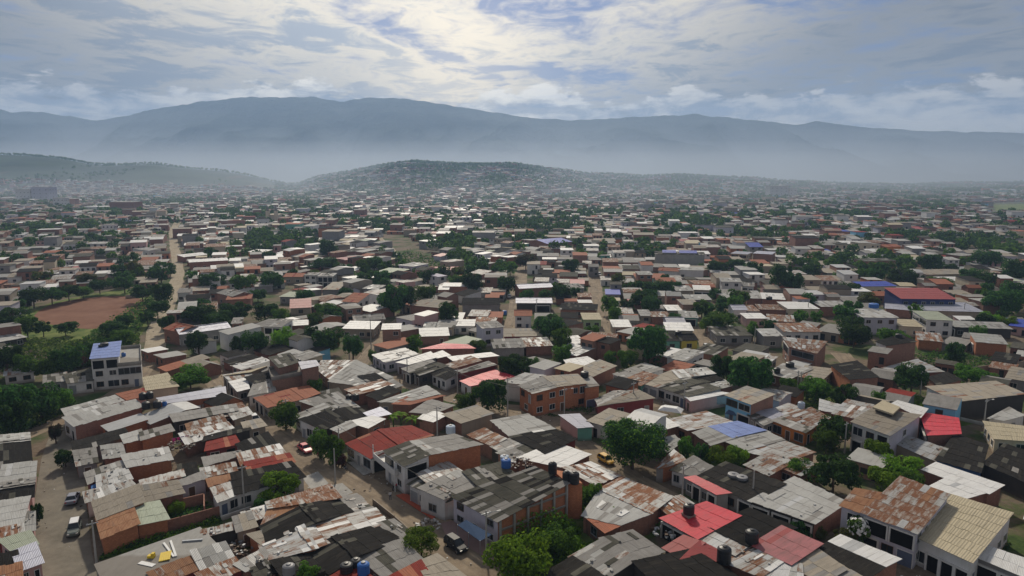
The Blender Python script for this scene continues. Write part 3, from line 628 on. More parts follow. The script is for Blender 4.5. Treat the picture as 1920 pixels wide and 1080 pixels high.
HD = r'''
gable house with dark near slope and grey far slope topping the left street edge|wred|lt 3.6,3.1 0,830 53,825 51,812 0,816;dk 3.6,2.8 0,830 53,825 57,866 0,873|1R:wpink:WDW
low house at the left edge with a wide pale grey roof above the street mouth|wpink|lt 3.0,3.4 0,903 62,894 64,866 8,872|0R:wpink:DW
left edge house with a black near slope under a narrow grey slope|wpink|fc 3.5,3.0 0,916 59,907 61,895 0,904;dk 3.5,2.6 0,917 59,908 58,931 0,939|1R:wpink:WD
left edge house with large pale green sheet roof beside the dark roadside bush|wpink|lt 2.9,3.5 0,988 40,980 52,932 0,941|0R:wpink:WD
small lean-to roofed in pale grey at the kerb of the left street|wpink|lt 2.5,2.8 38,997 63,993 62,960 36,962|0R:wpink:D
low rusty roofed shack between pale roofs on the left edge|wred|rust 2.6,3.0 0,1012 40,1000 38,984 0,992
left edge house with a grey green mossy sheet roof sloping to the street|wpink|green 2.8,3.3 26,1031 66,1020 52,998 4,1012|0R:wpink:D
house with a clean white blue roof overhanging the left street|wpink|lilac 2.8,3.2 38,1068 76,1054 64,1020 28,1034|0R:wpink:WD
maroon walled house in the bottom left corner|wred|dk 2.8,3.4 0,1062 30,1052 26,1034 0,1042
rust brown roof in the very bottom left corner|wpink|orust 2.7,3.2 0,1110 38,1096 36,1058 0,1066
long brick house with two parallel pale grey roofs at the corner by the dark trees|obrick|lt 3.4,3.8 128,780 228,752 212,742 120,766;lt 3.9,3.5 122,782 250,750 264,763 142,798|1L:white:WD 1R:brick:- 0L:white:W
narrow black roofed house squeezed under the long brick wall|brick|dk 2.6,3.0 142,850 238,817 230,804 140,828|0L:grey:D
brick house with a pale grey patched roof in two lengths below the black strip roof|obrick|lt 3.4,3.7 236,830 268,822 262,806 230,816;fc 3.7,3.9 268,824 322,808 316,797 266,810|1R:obrick:-
small pale cabin roof just below the black strip roof|brick|lt 3.0,3.3 197,859 232,854 226,832 192,836
faded grey roof facing the left street beside the round dark shrub|brick|fc 2.7,3.0 146,872 181,866 176,840 140,846|0L:grey:D
broad brick house with one clean pale grey roof in the middle of the left block|obrick|lt 3.3,3.8 243,875 319,861 310,839 232,853|0R:obrick:-
grey roofed row house right behind the blue street awning|wred|fc 2.8,3.3 169,905 234,880 229,864 164,885|0L:wred:DW
silver roofed house next to the blue street awning|wred|zn 2.9,3.2 187,914 243,898 234,879 185,892|0L:wpink:D
thin roof of rusty and pale sheets just above the big rust brown roof|brick|tin 2.8,3.1 166,940 250,912 240,902 162,922|0L:white:D
large house with grey upper slope and rust brown lower slope above the orange brick wall|obrick|tan 3.4,3.6 186,972 266,941 256,910 178,940;orust 2.9,3.4 194,1007 256,982 245,948 186,972|1R:obrick:- 1L:wred:D
brick outbuilding with a pale green tin roof beside the garden wall|obrick|green 2.6,3.0 260,982 312,972 296,941 258,948|0R:obrick:-
long brown grey roof behind the pale green tin roof|brick|tan 2.9,3.2 272,940 341,924 328,902 262,912|0R:brick:-
narrow pale roof edged with rust in front of the turquoise tank shed|brick|tin 2.9,3.0 270,908 341,893 338,882 268,900
small grey roof over a lilac wall beside the rubble heap|wlilac|fc 2.8,3.0 334,912 382,897 376,886 330,904|0R:wlilac:D
turquoise walled wash shed without much roof in the left block|teal|dk 2.6 338,892 368,886 364,868 336,872
long grey roof above black wall behind the left block|shed|fc 3.2,3.6 330,790 442,770 438,758 322,776
long house with a pale blue grey roof over a brick side near the black tanks|obrick|lilac 3.6,3.9 312,756 420,741 418,726 298,746|0R:obrick:-
brick annex with a terra roof beside the black tanks|wpink|terra 3.2,3.4 240,749 272,742 270,728 222,738
cream roofed plastered house behind the row of black tanks|wcream|cream 3.4,3.8 276,731 332,724 312,700 270,708|0L:wcream:.
rusty roof behind the pink and violet washing|brick|rust 2.8,3.1 356,808 420,790 414,778 352,794
rust and grey roof right of the pink and violet washing|brick|tin 2.8,3.2 352,832 436,806 424,792 340,812
black roof of two lengths near the diagonal street head|shed|dk 3.1,2.8 384,826 466,806 462,796 390,812
red rust roof beside black sheets in the left block|wred|mar 2.8,3.0 388,844 446,832 436,814 392,826
black sheet roof with thin pale seams above the diagonal street|grey|dk 3.4,2.8 446,832 500,812 516,834 462,846|0R:grey:WD
small pale tan roof on the street side of the black seams roof|ctan|tan 2.9,3.1 462,806 496,798 486,786 456,792|0R:ctan:D
pale patchy roof along the street head of the left block|pbrick|tin 2.8,3.1 440,786 470,776 462,764 430,772|0R:ctan:D
rust striped roof behind the parked white car|pbrick|rust 2.8,3.0 392,788 462,770 450,756 384,766|0R:pbrick:D
broad grey roof with brick front at the head of the left block|pbrick|fc 3.2,3.4 384,744 418,736 412,724 384,730
pale tin roof with brown patches facing the street near the red car|ctan|tin 2.8,3.3 456,872 532,852 520,834 448,850|0R:ctan:WD
long maroon roof strip facing the street near the red car|ctan|mar 2.8,3.2 470,882 548,866 538,851 462,866|0R:grey:WD
grey shed roof left of the maroon roof strip|brick|fc 2.8,3.0 388,872 452,854 446,846 384,858
rusty low roofs around the rubble heap|brick|rust 2.6,2.8 384,894 440,882 436,868 380,878
white walled house with a black roof behind the low round tree|white|dk 2.9,3.7 446,925 567,894 543,867 438,888;tin 2.8,3.2 411,939 446,925 432,905 400,916|0R:white:W.WD 1R:white:DB
red brown low roof next to the white walled black roofed house|brick|orust 2.9,3.0 396,910 434,900 430,890 392,898
long rust striped roof with an orange rust near slope beside the pavement slab|brick|rust 3.4,3.0 508,952 634,933 616,910 504,940;orust 3.3,2.8 509,953 582,942 578,962 496,982
big black gable roof with a pale ridge and a grey end bay at the junction|shed|dk 4.0,3.0 568,948 594,976 504,1015 494,986;dk 4.0,3.0 594,976 568,948 634,935 659,959;fc 3.0,2.9 660,960 636,934 668,928 695,952|2R:grey:WD
silver gable roof with rust stripes in the bottom left block|brick|tin 3.7,2.8 564,988 590,1026 508,1048 490,1020;tin 3.7,3.0 590,1026 564,988 700,955 722,980;wht 3.02,2.92 668,1000 660,984 706,976 726,980|0R:obrick:-
black gable roof with white ridge tiles above the street tree|shed|dk 3.8,2.9 630,1006 668,1040 618,1072 566,1042;dk 3.8,3.0 668,1040 630,1006 708,986 746,1012
small grey roof on the street behind the round street tree|grey|fc 2.8,3.1 748,1011 764,996 738,976 712,982|0R:grey:WD
weathered grey roof with one pale patch left of the street tree|brick|fc 2.9,3.3 720,1079 786,1048 750,1013 674,1040
tan flat roof with a red neighbour in the bottom corner by the street|brick|tan 3.2,3.2 806,1086 870,1082 820,1042 786,1055;mar 3.1,3.3 742,1092 806,1086 786,1055 722,1086
dark low roof behind the tanks at the bottom edge|shed|dk 2.9,3.1 542,1090 628,1062 596,1030 514,1052
grey patched roof at the bottom edge left of the grey lidded tank|brick|fc 2.7,3.0 464,1068 506,1052 492,1032 446,1056;fcm 2.5,2.8 484,1082 514,1072 502,1050 470,1062
pale roof over a dark yard in the bottom left block|brick|lt 2.8,3.3 380,1065 431,1043 418,1019 364,1034
rusty roof at the bottom edge below the pale roof|wred|rust 2.7,3.0 392,1092 450,1068 436,1048 374,1074
rust maroon roof beside the flat deck with yellow sheets|wred|orust 2.8,3.0 302,1095 374,1064 362,1042 284,1072
flat grey deck roof carrying yellow sheets and white pipes|conc|conc 2.8 206,1108 416,1034 372,990 182,1057|0R:wred:-
narrow tin roof row above a dark yard wall|shed|tin 2.6,2.9 384,1006 446,990 443,979 384,994
small tan roofed block among scrap sheets|ctan|tan 2.9,3.0 447,995 478,986 468,962 440,970
small pale rusty roof beside the orange rust slope|brick|tin 2.7,2.9 466,977 494,968 486,955 458,962
narrow white sheet roof at the end of the white walled yard|brick|wht 2.6,2.8 488,962 510,956 506,946 478,954
tan roof beside the silver gable roof|obrick|tan 2.8,3.0 492,1020 506,1014 496,996 470,1002
warehouse with striped dark grey roof and tall framed brick side wall|obrick|fcs 4.4,6.4 852,931 934,975 1062,906 1000,877|0L:wlilac:WDW/W.W 0R:obrick:-|frame
mossy grey roofed row house above the red tiled pavement|white|fcm 3.1,3.7 770,908 834,940 852,932 798,890;fc 3.8,4.3 834,934 896,910 857,883 790,914|0L:white:GWDB
dark roof carrying the blue water tank behind the warehouse|brick|fcm 4.2,4.4 898,908 966,892 936,868 872,884|0R:brick:-
tin roof patch with scrap above the mossy row house|brick|tin 3.8,4.0 806,906 860,883 836,866 786,888
two storey corner house with white balcony and grey fibre roof at the junction|white|fcm 5.4,6.0 723,846 758,872 802,852 764,830;fc 5.9,5.7 802,853 899,833 850,815 765,829|0L:white:DW/BW 0R:white:D/O 1R:obrick:-
dark red gable house with white porch on the street corner|white|mar 3.0,4.2 652,832 696,858 752,834 713,806;mar 4.2,3.6 752,834 713,806 770,799 808,816|0L:white:BDB 0R:grey:OD
white tin roof with brown edge beside the yellow car street|pbrick|wht 3.0,3.3 1055,875 1103,852 1041,831 974,858|0R:brick:-
low roof of zinc and pale rusty sheets above the rusty gable|brick|tin 2.9,3.1 1116,908 1158,891 1108,868 1060,877|0R:brick:-
rusty gable house with a silver near slope beside the weedy lot|brick|rust 3.6,3.0 1128,917 1218,960 1256,931 1168,896;lt 3.6,2.9 1128,918 1217,961 1162,982 1096,966|1R:brick:-
dull red flat corner roof with a dark shaft at the end of the rusty gable|brick|terra 2.8,2.8 1134,996 1162,982 1128,956 1097,966|0R:brick:-
rust red low roof next to the bright red roof|brick|rust 2.8,3.0 1255,963 1294,944 1274,930 1236,946
bottom centre house with a pale sheet roof beside a black slope|shed|fc 4.0,3.2 1130,1013 1190,1046 1136,1082 1074,1045;dk 3.4,2.8 1074,1047 1134,1084 1080,1120 1020,1080
checkered grey and dark roof above the black roofs at the bottom|shed|fc 3.6,3.9 1190,1049 1239,1034 1186,997 1132,1011
wide black roof with a pale ridge line at the bottom right of centre|shed|dk 4.0,3.4 1192,1054 1260,1120 1395,1092 1300,1032
house with the bright red sheet roof and a black tank|grey|red 3.1,3.4 1244,972 1308,1007 1383,967 1324,943|0L:grey:OOO
house with the dull red folded roof and a white skylight patch|shed|rose 2.9,3.6 1250,1028 1284,1046 1314,1018 1282,1007;rose 3.6,3.0 1284,1046 1314,1018 1346,1034 1342,1050
black roofed house beside the bright red roof|grey|dk 3.2,3.3 1334,989 1404,1021 1487,989 1406,955|0L:grey:-
house with the faded pink sheet roof|brick|pink 3.2,3.6 1414,1022 1482,1055 1535,1019 1467,989
pale green tin roof below the black roofed house|brick|tin 2.9,3.1 1313,1010 1374,1038 1396,1022 1333,994
tin and rust roof between the pink roof and the lower black tank|brick|tin 3.0,3.2 1374,1058 1426,1078 1466,1050 1434,1028
rusty scrap roof under the pale green tin roof|brick|rust 2.7,2.9 1362,1048 1384,1058 1434,1028 1410,1020
scrap covered tan roof at the bottom edge below the pink roof|brick|tan 2.9,3.2 1484,1058 1540,1090 1580,1066 1536,1034
grey tin roof at the bottom edge left of the scrap covered tan roof|brick|zn 2.8,3.1 1420,1098 1500,1105 1500,1060 1462,1050
wide black roofed house with two round lids and a red street canopy|grey|dk 3.1,3.8 1308,896 1410,940 1468,906 1362,868|0L:grey:OOWO
narrow red canopy house front under the wide black roof|grey|red 3.0,3.4 1288,897 1342,925 1364,922 1306,894|0L:grey:WOWO
white fronted cabin with a grey gable roof beside the big tree|white|fc 2.9,3.5 1262,881 1312,896 1338,878 1300,857|0L:white:WDW
broad pale grey tin roof house left of the rusty two storey house|brick|lt 3.2,3.8 1410,939 1526,979 1584,940 1491,896|0L:shed:OOO
two storey house with rust striped roof and lilac balcony front|wlilac|rust 5.6,6.2 1622,962 1718,997 1775,927 1690,895;orust 5.6,5.9 1580,948 1622,962 1652,926 1606,918|0L:wlilac:OWG/OO
cream corrugated roof house with open garages at the bottom right|white|cream 4.2,5.0 1716,1003 1821,1051 1893,962 1780,928|0L:white:BOOO
white corrugated awning house at the right bottom corner|grey|wht 3.4,3.8 1824,1040 1930,1084 1930,1052 1842,1022|0L:grey:OO
clean white double roof house behind the rusty two storey house|brick|wht 3.4,3.8 1735,882 1850,923 1875,908 1759,869;wht 3.2,3.4 1750,912 1806,933 1848,921 1778,898|1L:brick:-
narrow white sheet roof with a dark brown slope at the bottom right|brick|wht 3.4,3.7 1562,1017 1656,1058 1680,1046 1581,1006;dk 3.4,3.0 1656,1058 1562,1017 1532,1034 1620,1084
tan slope at the bottom edge under the dark brown slope|brick|tan 3.0,2.8 1620,1086 1532,1036 1502,1050 1582,1104
three storey white apartment house under a pale blue roof|white|tarp 8.4,8.9 171,672 221,668 225,640 178,645;slab 5.9 221,686 264,682 263,652 224,655|0L:white:WB/WW/OO 1L:white:WD/BB|parapet
low house with a blue garage door beside the white apartment house|white|fcm 3.0,3.3 128,718 173,713 172,690 122,702|0L:white:G.W
dark low roof among trees left of the white apartment house|grey|fc 2.8,3.0 84,718 127,713 122,698 84,704
ruined pale house with scattered sheets among the left trees|white|tin 2.6,2.8 10,704 62,697 62,687 12,692
cream patched roof at the street end above the left block|ctan|cream 3.0,3.4 421,704 464,696 500,686 468,697;tin 3.0,2.8 434,715 472,706 464,695 421,703|1L:shed:OO
white sheet roofed shop front on the diagonal street|grey|wht 3.0,3.2 446,733 466,728 460,709 432,716|0L:grey:OD
dark gable roof with a grey near slope beside the brick terrace house|grey|dk 3.6,3.9 478,718 507,711 504,695 462,707;fc 3.6,3.0 508,712 478,718 468,741 514,732|1L:white:WD
brick house with flat roof terrace and a small white roofed upper room|pbrick|slab 4.9 512,712 594,697 586,682 506,694;lilac 7.2,7.4 568,691 596,685 590,676 563,679;fcm 6.8,7.0 524,689 558,679 542,662 506,670|0L:white:DW/W. 0R:pbrick:- 1R:pbrick:W|parapet
orange red tiled house with a street porch below the brick terrace house|ctan|terra 3.0,3.7 480,746 504,763 572,746 548,729;terra 3.7,3.4 572,746 548,729 578,724 597,737|0L:ctan:OOW
house with a black near slope and white columned front by the red car|white|fc 3.9,3.1 604,758 622,768 566,786 556,778;dk 3.9,3.1 622,768 566,786 606,805 652,787|1L:white:DBBO 1R:shed:-
dark folded roof between grey roofs right of the white columned front|shed|dk 3.4,2.9 630,768 668,762 692,778 654,787
lilac grey sheet roof behind the banana plants|brick|lilac 3.0,3.2 698,783 729,776 712,765 686,774
white sheet roof beside the banana plants|brick|wht 3.1,3.4 654,791 690,801 718,786 696,781
pale grey lean-to below the white sheet roof|brick|lt 3.0,3.2 624,804 637,811 665,798 655,790
large mixed grey roof house above the black near slope|brick|fc 3.8,3.4 566,752 632,736 670,762 606,766
mossy grey roof with scrap right of the terra roof|brick|fcm 3.0,3.3 574,748 640,742 632,728 586,738
wide zinc roof with a brown patch at the top of the middle block|ctan|lt 3.0,3.4 618,715 676,723 734,707 668,676;tin 3.0,3.3 596,692 620,712 668,676 604,676|0L:ctan:-
grey roof with a dark square panel on the upper street|ctan|fc 3.0,3.3 676,724 724,734 752,722 718,700;dk 3.36,3.4 690,714 722,712 702,700 674,705|0R:ctan:WDW
brown rusty sheet roof in the middle block|brick|rust 3.0,3.4 650,730 668,740 736,722 712,712
dark arched roof beside the long pale roof|brick|dk 3.2,3.6 690,741 710,750 748,733 728,724
long pale grey roof along the upper street|ctan|lt 3.2,3.6 712,753 760,754 822,738 798,724|0R:ctan:WDWW
house with the orange tiled strip roof in the middle block|brick|terra 3.2,3.4 738,757 770,758 830,742 772,741
grey arched roof below the orange tiled strip|brick|fc 3.0,3.3 772,772 812,776 848,760 806,750
bright white small roof with rubble beside the tan gable house|brick|wht 2.9,3.1 788,784 812,790 834,778 806,768
tan gable house with a plain rendered side wall|ctan|tan 3.1,3.8 834,777 866,792 921,775 892,761|0R:ctan:- 0L:brick:W
big smooth pale grey roof house left of the teal fronted shed|pbrick|lt 3.2,3.6 924,789 958,817 1037,803 988,777|0L:pbrick:-
black roofed house with a blue and red end wall|wred|dk 3.3,3.5 960,819 1022,848 1077,823 1036,803|0R:wred:-
white roofed shed with a teal front on the dirt street|wpink|lilac 3.0,3.1 1052,779 1083,801 1109,799 1085,777|0L:wpink:-  0R:teal:-
patchy rusty white roof behind the grey corner roofs|brick|rust 3.0,3.3 880,816 922,835 945,822 908,804
small flat grey roof beside the pipe scrap roof|shed|fc 3.0,3.2 924,837 940,846 978,829 962,820
dark roof heaped with scrap behind the warehouse tanks|brick|fcm 3.0,3.2 948,846 984,862 1042,834 1000,824
small grey roof left of the white tin roof|brick|fc 3.0,3.2 936,849 962,863 982,852 960,840
two storey orange brick house with overhanging upper floor and grey roofs|obrick|fc 5.7,6.1 976,723 1000,737 1046,724 1020,706;tan 6.1,5.8 1046,724 1022,706 1081,702 1098,718;slab 5.2 1098,726 1122,722 1108,706 1084,710|0L:obrick:W/WD 1R:obrick:D.W/W.WB 2R:obrick:G/.
white gable wall house behind the two storey orange brick house|white|lt 4.6,5.2 946,716 998,722 1020,704 984,700|0L:white:- 0R:white:.
red painted low house behind the round tree on the upper street|wred|red 3.0,3.4 866,714 884,723 962,706 926,694|0L:white:D
brick house with a grey lean roof over the red painted house|wred|fc 4.0,4.3 860,695 868,699 928,684 914,678|0R:wred:-
white walled house with barred windows on the upper street|white|dk 3.0,3.4 812,701 836,711 860,698 840,689|0L:white:WDW
grey mossy roofed row house on the upper street|shed|fcm 3.0,3.5 772,695 788,703 838,686 816,679|0L:shed:OD
flat grey roofed row house on the upper street next to the white roof|shed|fc 3.1,3.4 756,691 770,699 820,682 806,674|0L:grey:DO
white roofed row house on the upper street|grey|wht 3.2,3.6 746,679 768,683 816,670 806,660|0L:wlilac:DW
lilac fronted row house at the top of the upper street|wlilac|zn 3.1,3.5 700,665 724,679 782,664 758,653|0L:wlilac:DWDW
thin crimson roof behind the white roofs of the upper street|brick|red 3.4,3.6 792,654 888,653 874,646 832,644
small bright white roof between the crimson roof and the long white roof|brick|wht 3.2,3.4 812,664 820,671 842,666 829,658
long bright white roof behind the round tree|brick|wht 3.3,3.6 842,669 852,676 932,667 918,661|0R:brick:-
tan and rusty roof behind the white walled barred house|brick|rust 3.2,3.5 836,684 852,690 900,676 882,668
tan roofed brick house with a pale side wall on the dirt square|wred|tan 3.2,3.8 1122,762 1152,757 1224,746 1192,730;fc 3.0,3.2 1118,748 1124,760 1190,732 1152,733|0R:wred:W.D
white topped house with a tan gable behind the tall brick house|pbrick|wht 3.0,3.2 1060,675 1070,690 1119,680 1100,669
tan gable house behind the two storey orange brick house|wcream|tan 3.2,3.7 1082,693 1112,705 1153,686 1124,675|0L:wcream:O 0R:brick:-
mossy long roof at the left end of the teal row|white|fc 3.1,3.6 1152,701 1174,711 1242,692 1208,681|0L:white:OD
teal fronted row house on the dirt square|teal|rust 3.1,3.5 1170,713 1202,722 1232,704 1206,697|0L:teal:D.
row house with a brown roof and black shutters on the dirt square|white|tan 3.1,3.7 1202,717 1234,726 1292,707 1264,693;zn 3.7,3.9 1276,708 1338,700 1322,689 1264,695|0L:white:GG
long grey roofed row house with a white awning corner on the dirt square|white|fcm 3.1,3.7 1234,725 1290,743 1350,728 1292,709|0L:white:BWBG
white awning corner shop next to the grey truck|wpink|wht 3.0,3.2 1287,744 1297,751 1364,737 1322,731|0R:wpink:-
black roof with a white skylight behind the dirt square row|brick|dk 3.2,3.5 1293,708 1322,717 1353,710 1332,701
grey zinc roof beside the big dark trees|brick|zn 3.0,3.2 1330,718 1350,728 1372,722 1352,710
two storey sky blue corner shop with a tan roof|sky|tan 5.4,5.8 1363,741 1408,757 1449,739 1401,725|0L:sky:DO/BB 0R:pbrick:-
blue tarpaulin covered roof of a grey sheet house|brick|tarp 3.3,3.6 1334,800 1374,819 1431,806 1383,791;lt 3.0,3.3 1303,812 1334,833 1374,820 1333,801
wide grey sheet roof in front of the blue tarpaulin|brick|lt 3.1,3.4 1358,825 1400,843 1466,824 1432,807|0R:brick:-
pale patched tin roof behind the blue tarpaulin|brick|tin 3.0,3.4 1250,788 1290,806 1371,791 1324,772
small white roof beside the big round tree on the dirt square|brick|wht 2.9,3.1 1214,779 1244,804 1270,797 1238,778
patchy tin roof of many sheets below the blue tarpaulin house|brick|tin 3.0,3.3 1406,847 1472,865 1524,847 1462,825|0R:brick:-
rusty tin roof cluster above the dark tree group|brick|rust 2.9,3.1 1452,872 1500,890 1532,872 1478,852
pale rust roof below the patchy tin roof|brick|tin 2.9,3.1 1400,872 1440,890 1472,872 1430,856
orange fronted bungalow with a rust striped roof|orange|fc 3.0,3.2 1450,789 1508,810 1522,800 1472,781;rust 3.2,3.5 1470,781 1522,800 1554,782 1520,765|0L:orange:BDB
grey lean-to roof under the sky blue corner shop|grey|fc 2.8,3.0 1406,779 1432,796 1453,787 1432,772|0L:grey:DO
lilac tin roof beside the sky blue corner shop|brick|lilac 3.0,3.2 1420,773 1448,785 1466,778 1448,767
tan tin roof behind the orange fronted bungalow|brick|tin 3.0,3.2 1446,770 1476,778 1502,766 1478,757
grey lean roof left of the big dark trees and bungalow|brick|zn 2.8,3.0 1538,768 1560,772 1584,762 1540,750
tin roof strip right of the big round tree|brick|lt 2.9,3.0 1234,826 1252,846 1276,829 1264,817
rusty roofed shack right of the big round tree|grey|rust 2.8,3.1 1232,876 1244,877 1282,862 1264,845|0L:grey:- 0R:obrick:-
big tan flat roofed white house with a stair hut on the roof|wlilac|tan 6.0,6.3 1600,791 1668,815 1723,778 1637,767|0L:white:OWW/BWO 0R:wlilac:W/W
white lean roof behind the big tan flat roofed house|brick|wht 5.0,5.2 1676,758 1724,781 1735,766 1686,752
house with a coral red sheet roof beside the tan flat roofed house|brick|red 4.0,4.4 1741,815 1798,812 1794,784 1728,774|0L:shed:O
grey zinc lean roof with an ochre side wall|ctan|zn 3.0,3.4 1674,829 1752,862 1771,841 1703,818|0L:ctan:-
black roofed house with a blue painted wall on the right|wblue|dk 3.2,3.6 1758,862 1836,884 1850,834 1792,815|0L:wblue:D-
black roofed house at the right edge above the white double roof|shed|dk 3.2,3.6 1848,870 1930,906 1930,848 1884,833|0L:shed:-
pale cream roof with a small water tower at the right edge|wcream|cream 3.0,3.2 1866,822 1930,826 1930,801 1848,791
long tan roofed white colonnade building on the right|wlilac|tan 4.6,5.2 1740,725 1796,752 1919,738 1866,715|0L:white:BBBB 0R:shed:-
small white gabled hut in front of the colonnade building|white|lt 2.8,3.4 1856,784 1882,788 1918,778 1892,765|0L:white:WD
brick house with a flat black roof below the tall brick houses|brick|dk 4.6,4.9 1560,685 1594,711 1645,706 1606,677|0L:obrick:- 0R:brick:.
tall brick house end wall with a white windowed front by the dirt lane|pbrick|dk 6.6,6.9 1644,640 1662,648 1716,640 1690,628|0L:white:WDW/WWW 0R:pbrick:-
grey lean roof behind the tree by the dirt lane|brick|zn 3.0,3.4 1656,690 1700,700 1766,696 1720,674
dark roof with a white edge behind the colonnade building|brick|dk 3.0,3.4 1742,708 1760,722 1800,712 1776,698
brick upper house with rusty roof and balcony above the black flat roof|pbrick|rust 5.8,6.2 1482,650 1530,662 1548,640 1470,632|0L:pbrick:W/O 0R:pbrick:W/B
grey roofs of a yard house with black drums behind the bungalow|brick|fc 3.0,3.4 1440,700 1480,710 1520,692 1470,682
brown roof of the yard house behind the black drums|ctan|tan 3.0,3.3 1500,706 1540,712 1562,692 1512,686
'''
for ln in HD.strip().split('\n'):
    t = (ln.split('|') + ['', ''])[:5]
    make_house(t[0], t[1], parse_planes(t[2]), t[3], t[4] if len(t) > 4 else '', seed=len(HOUSES) + 11)
N_NEAR = len(HOUSES)
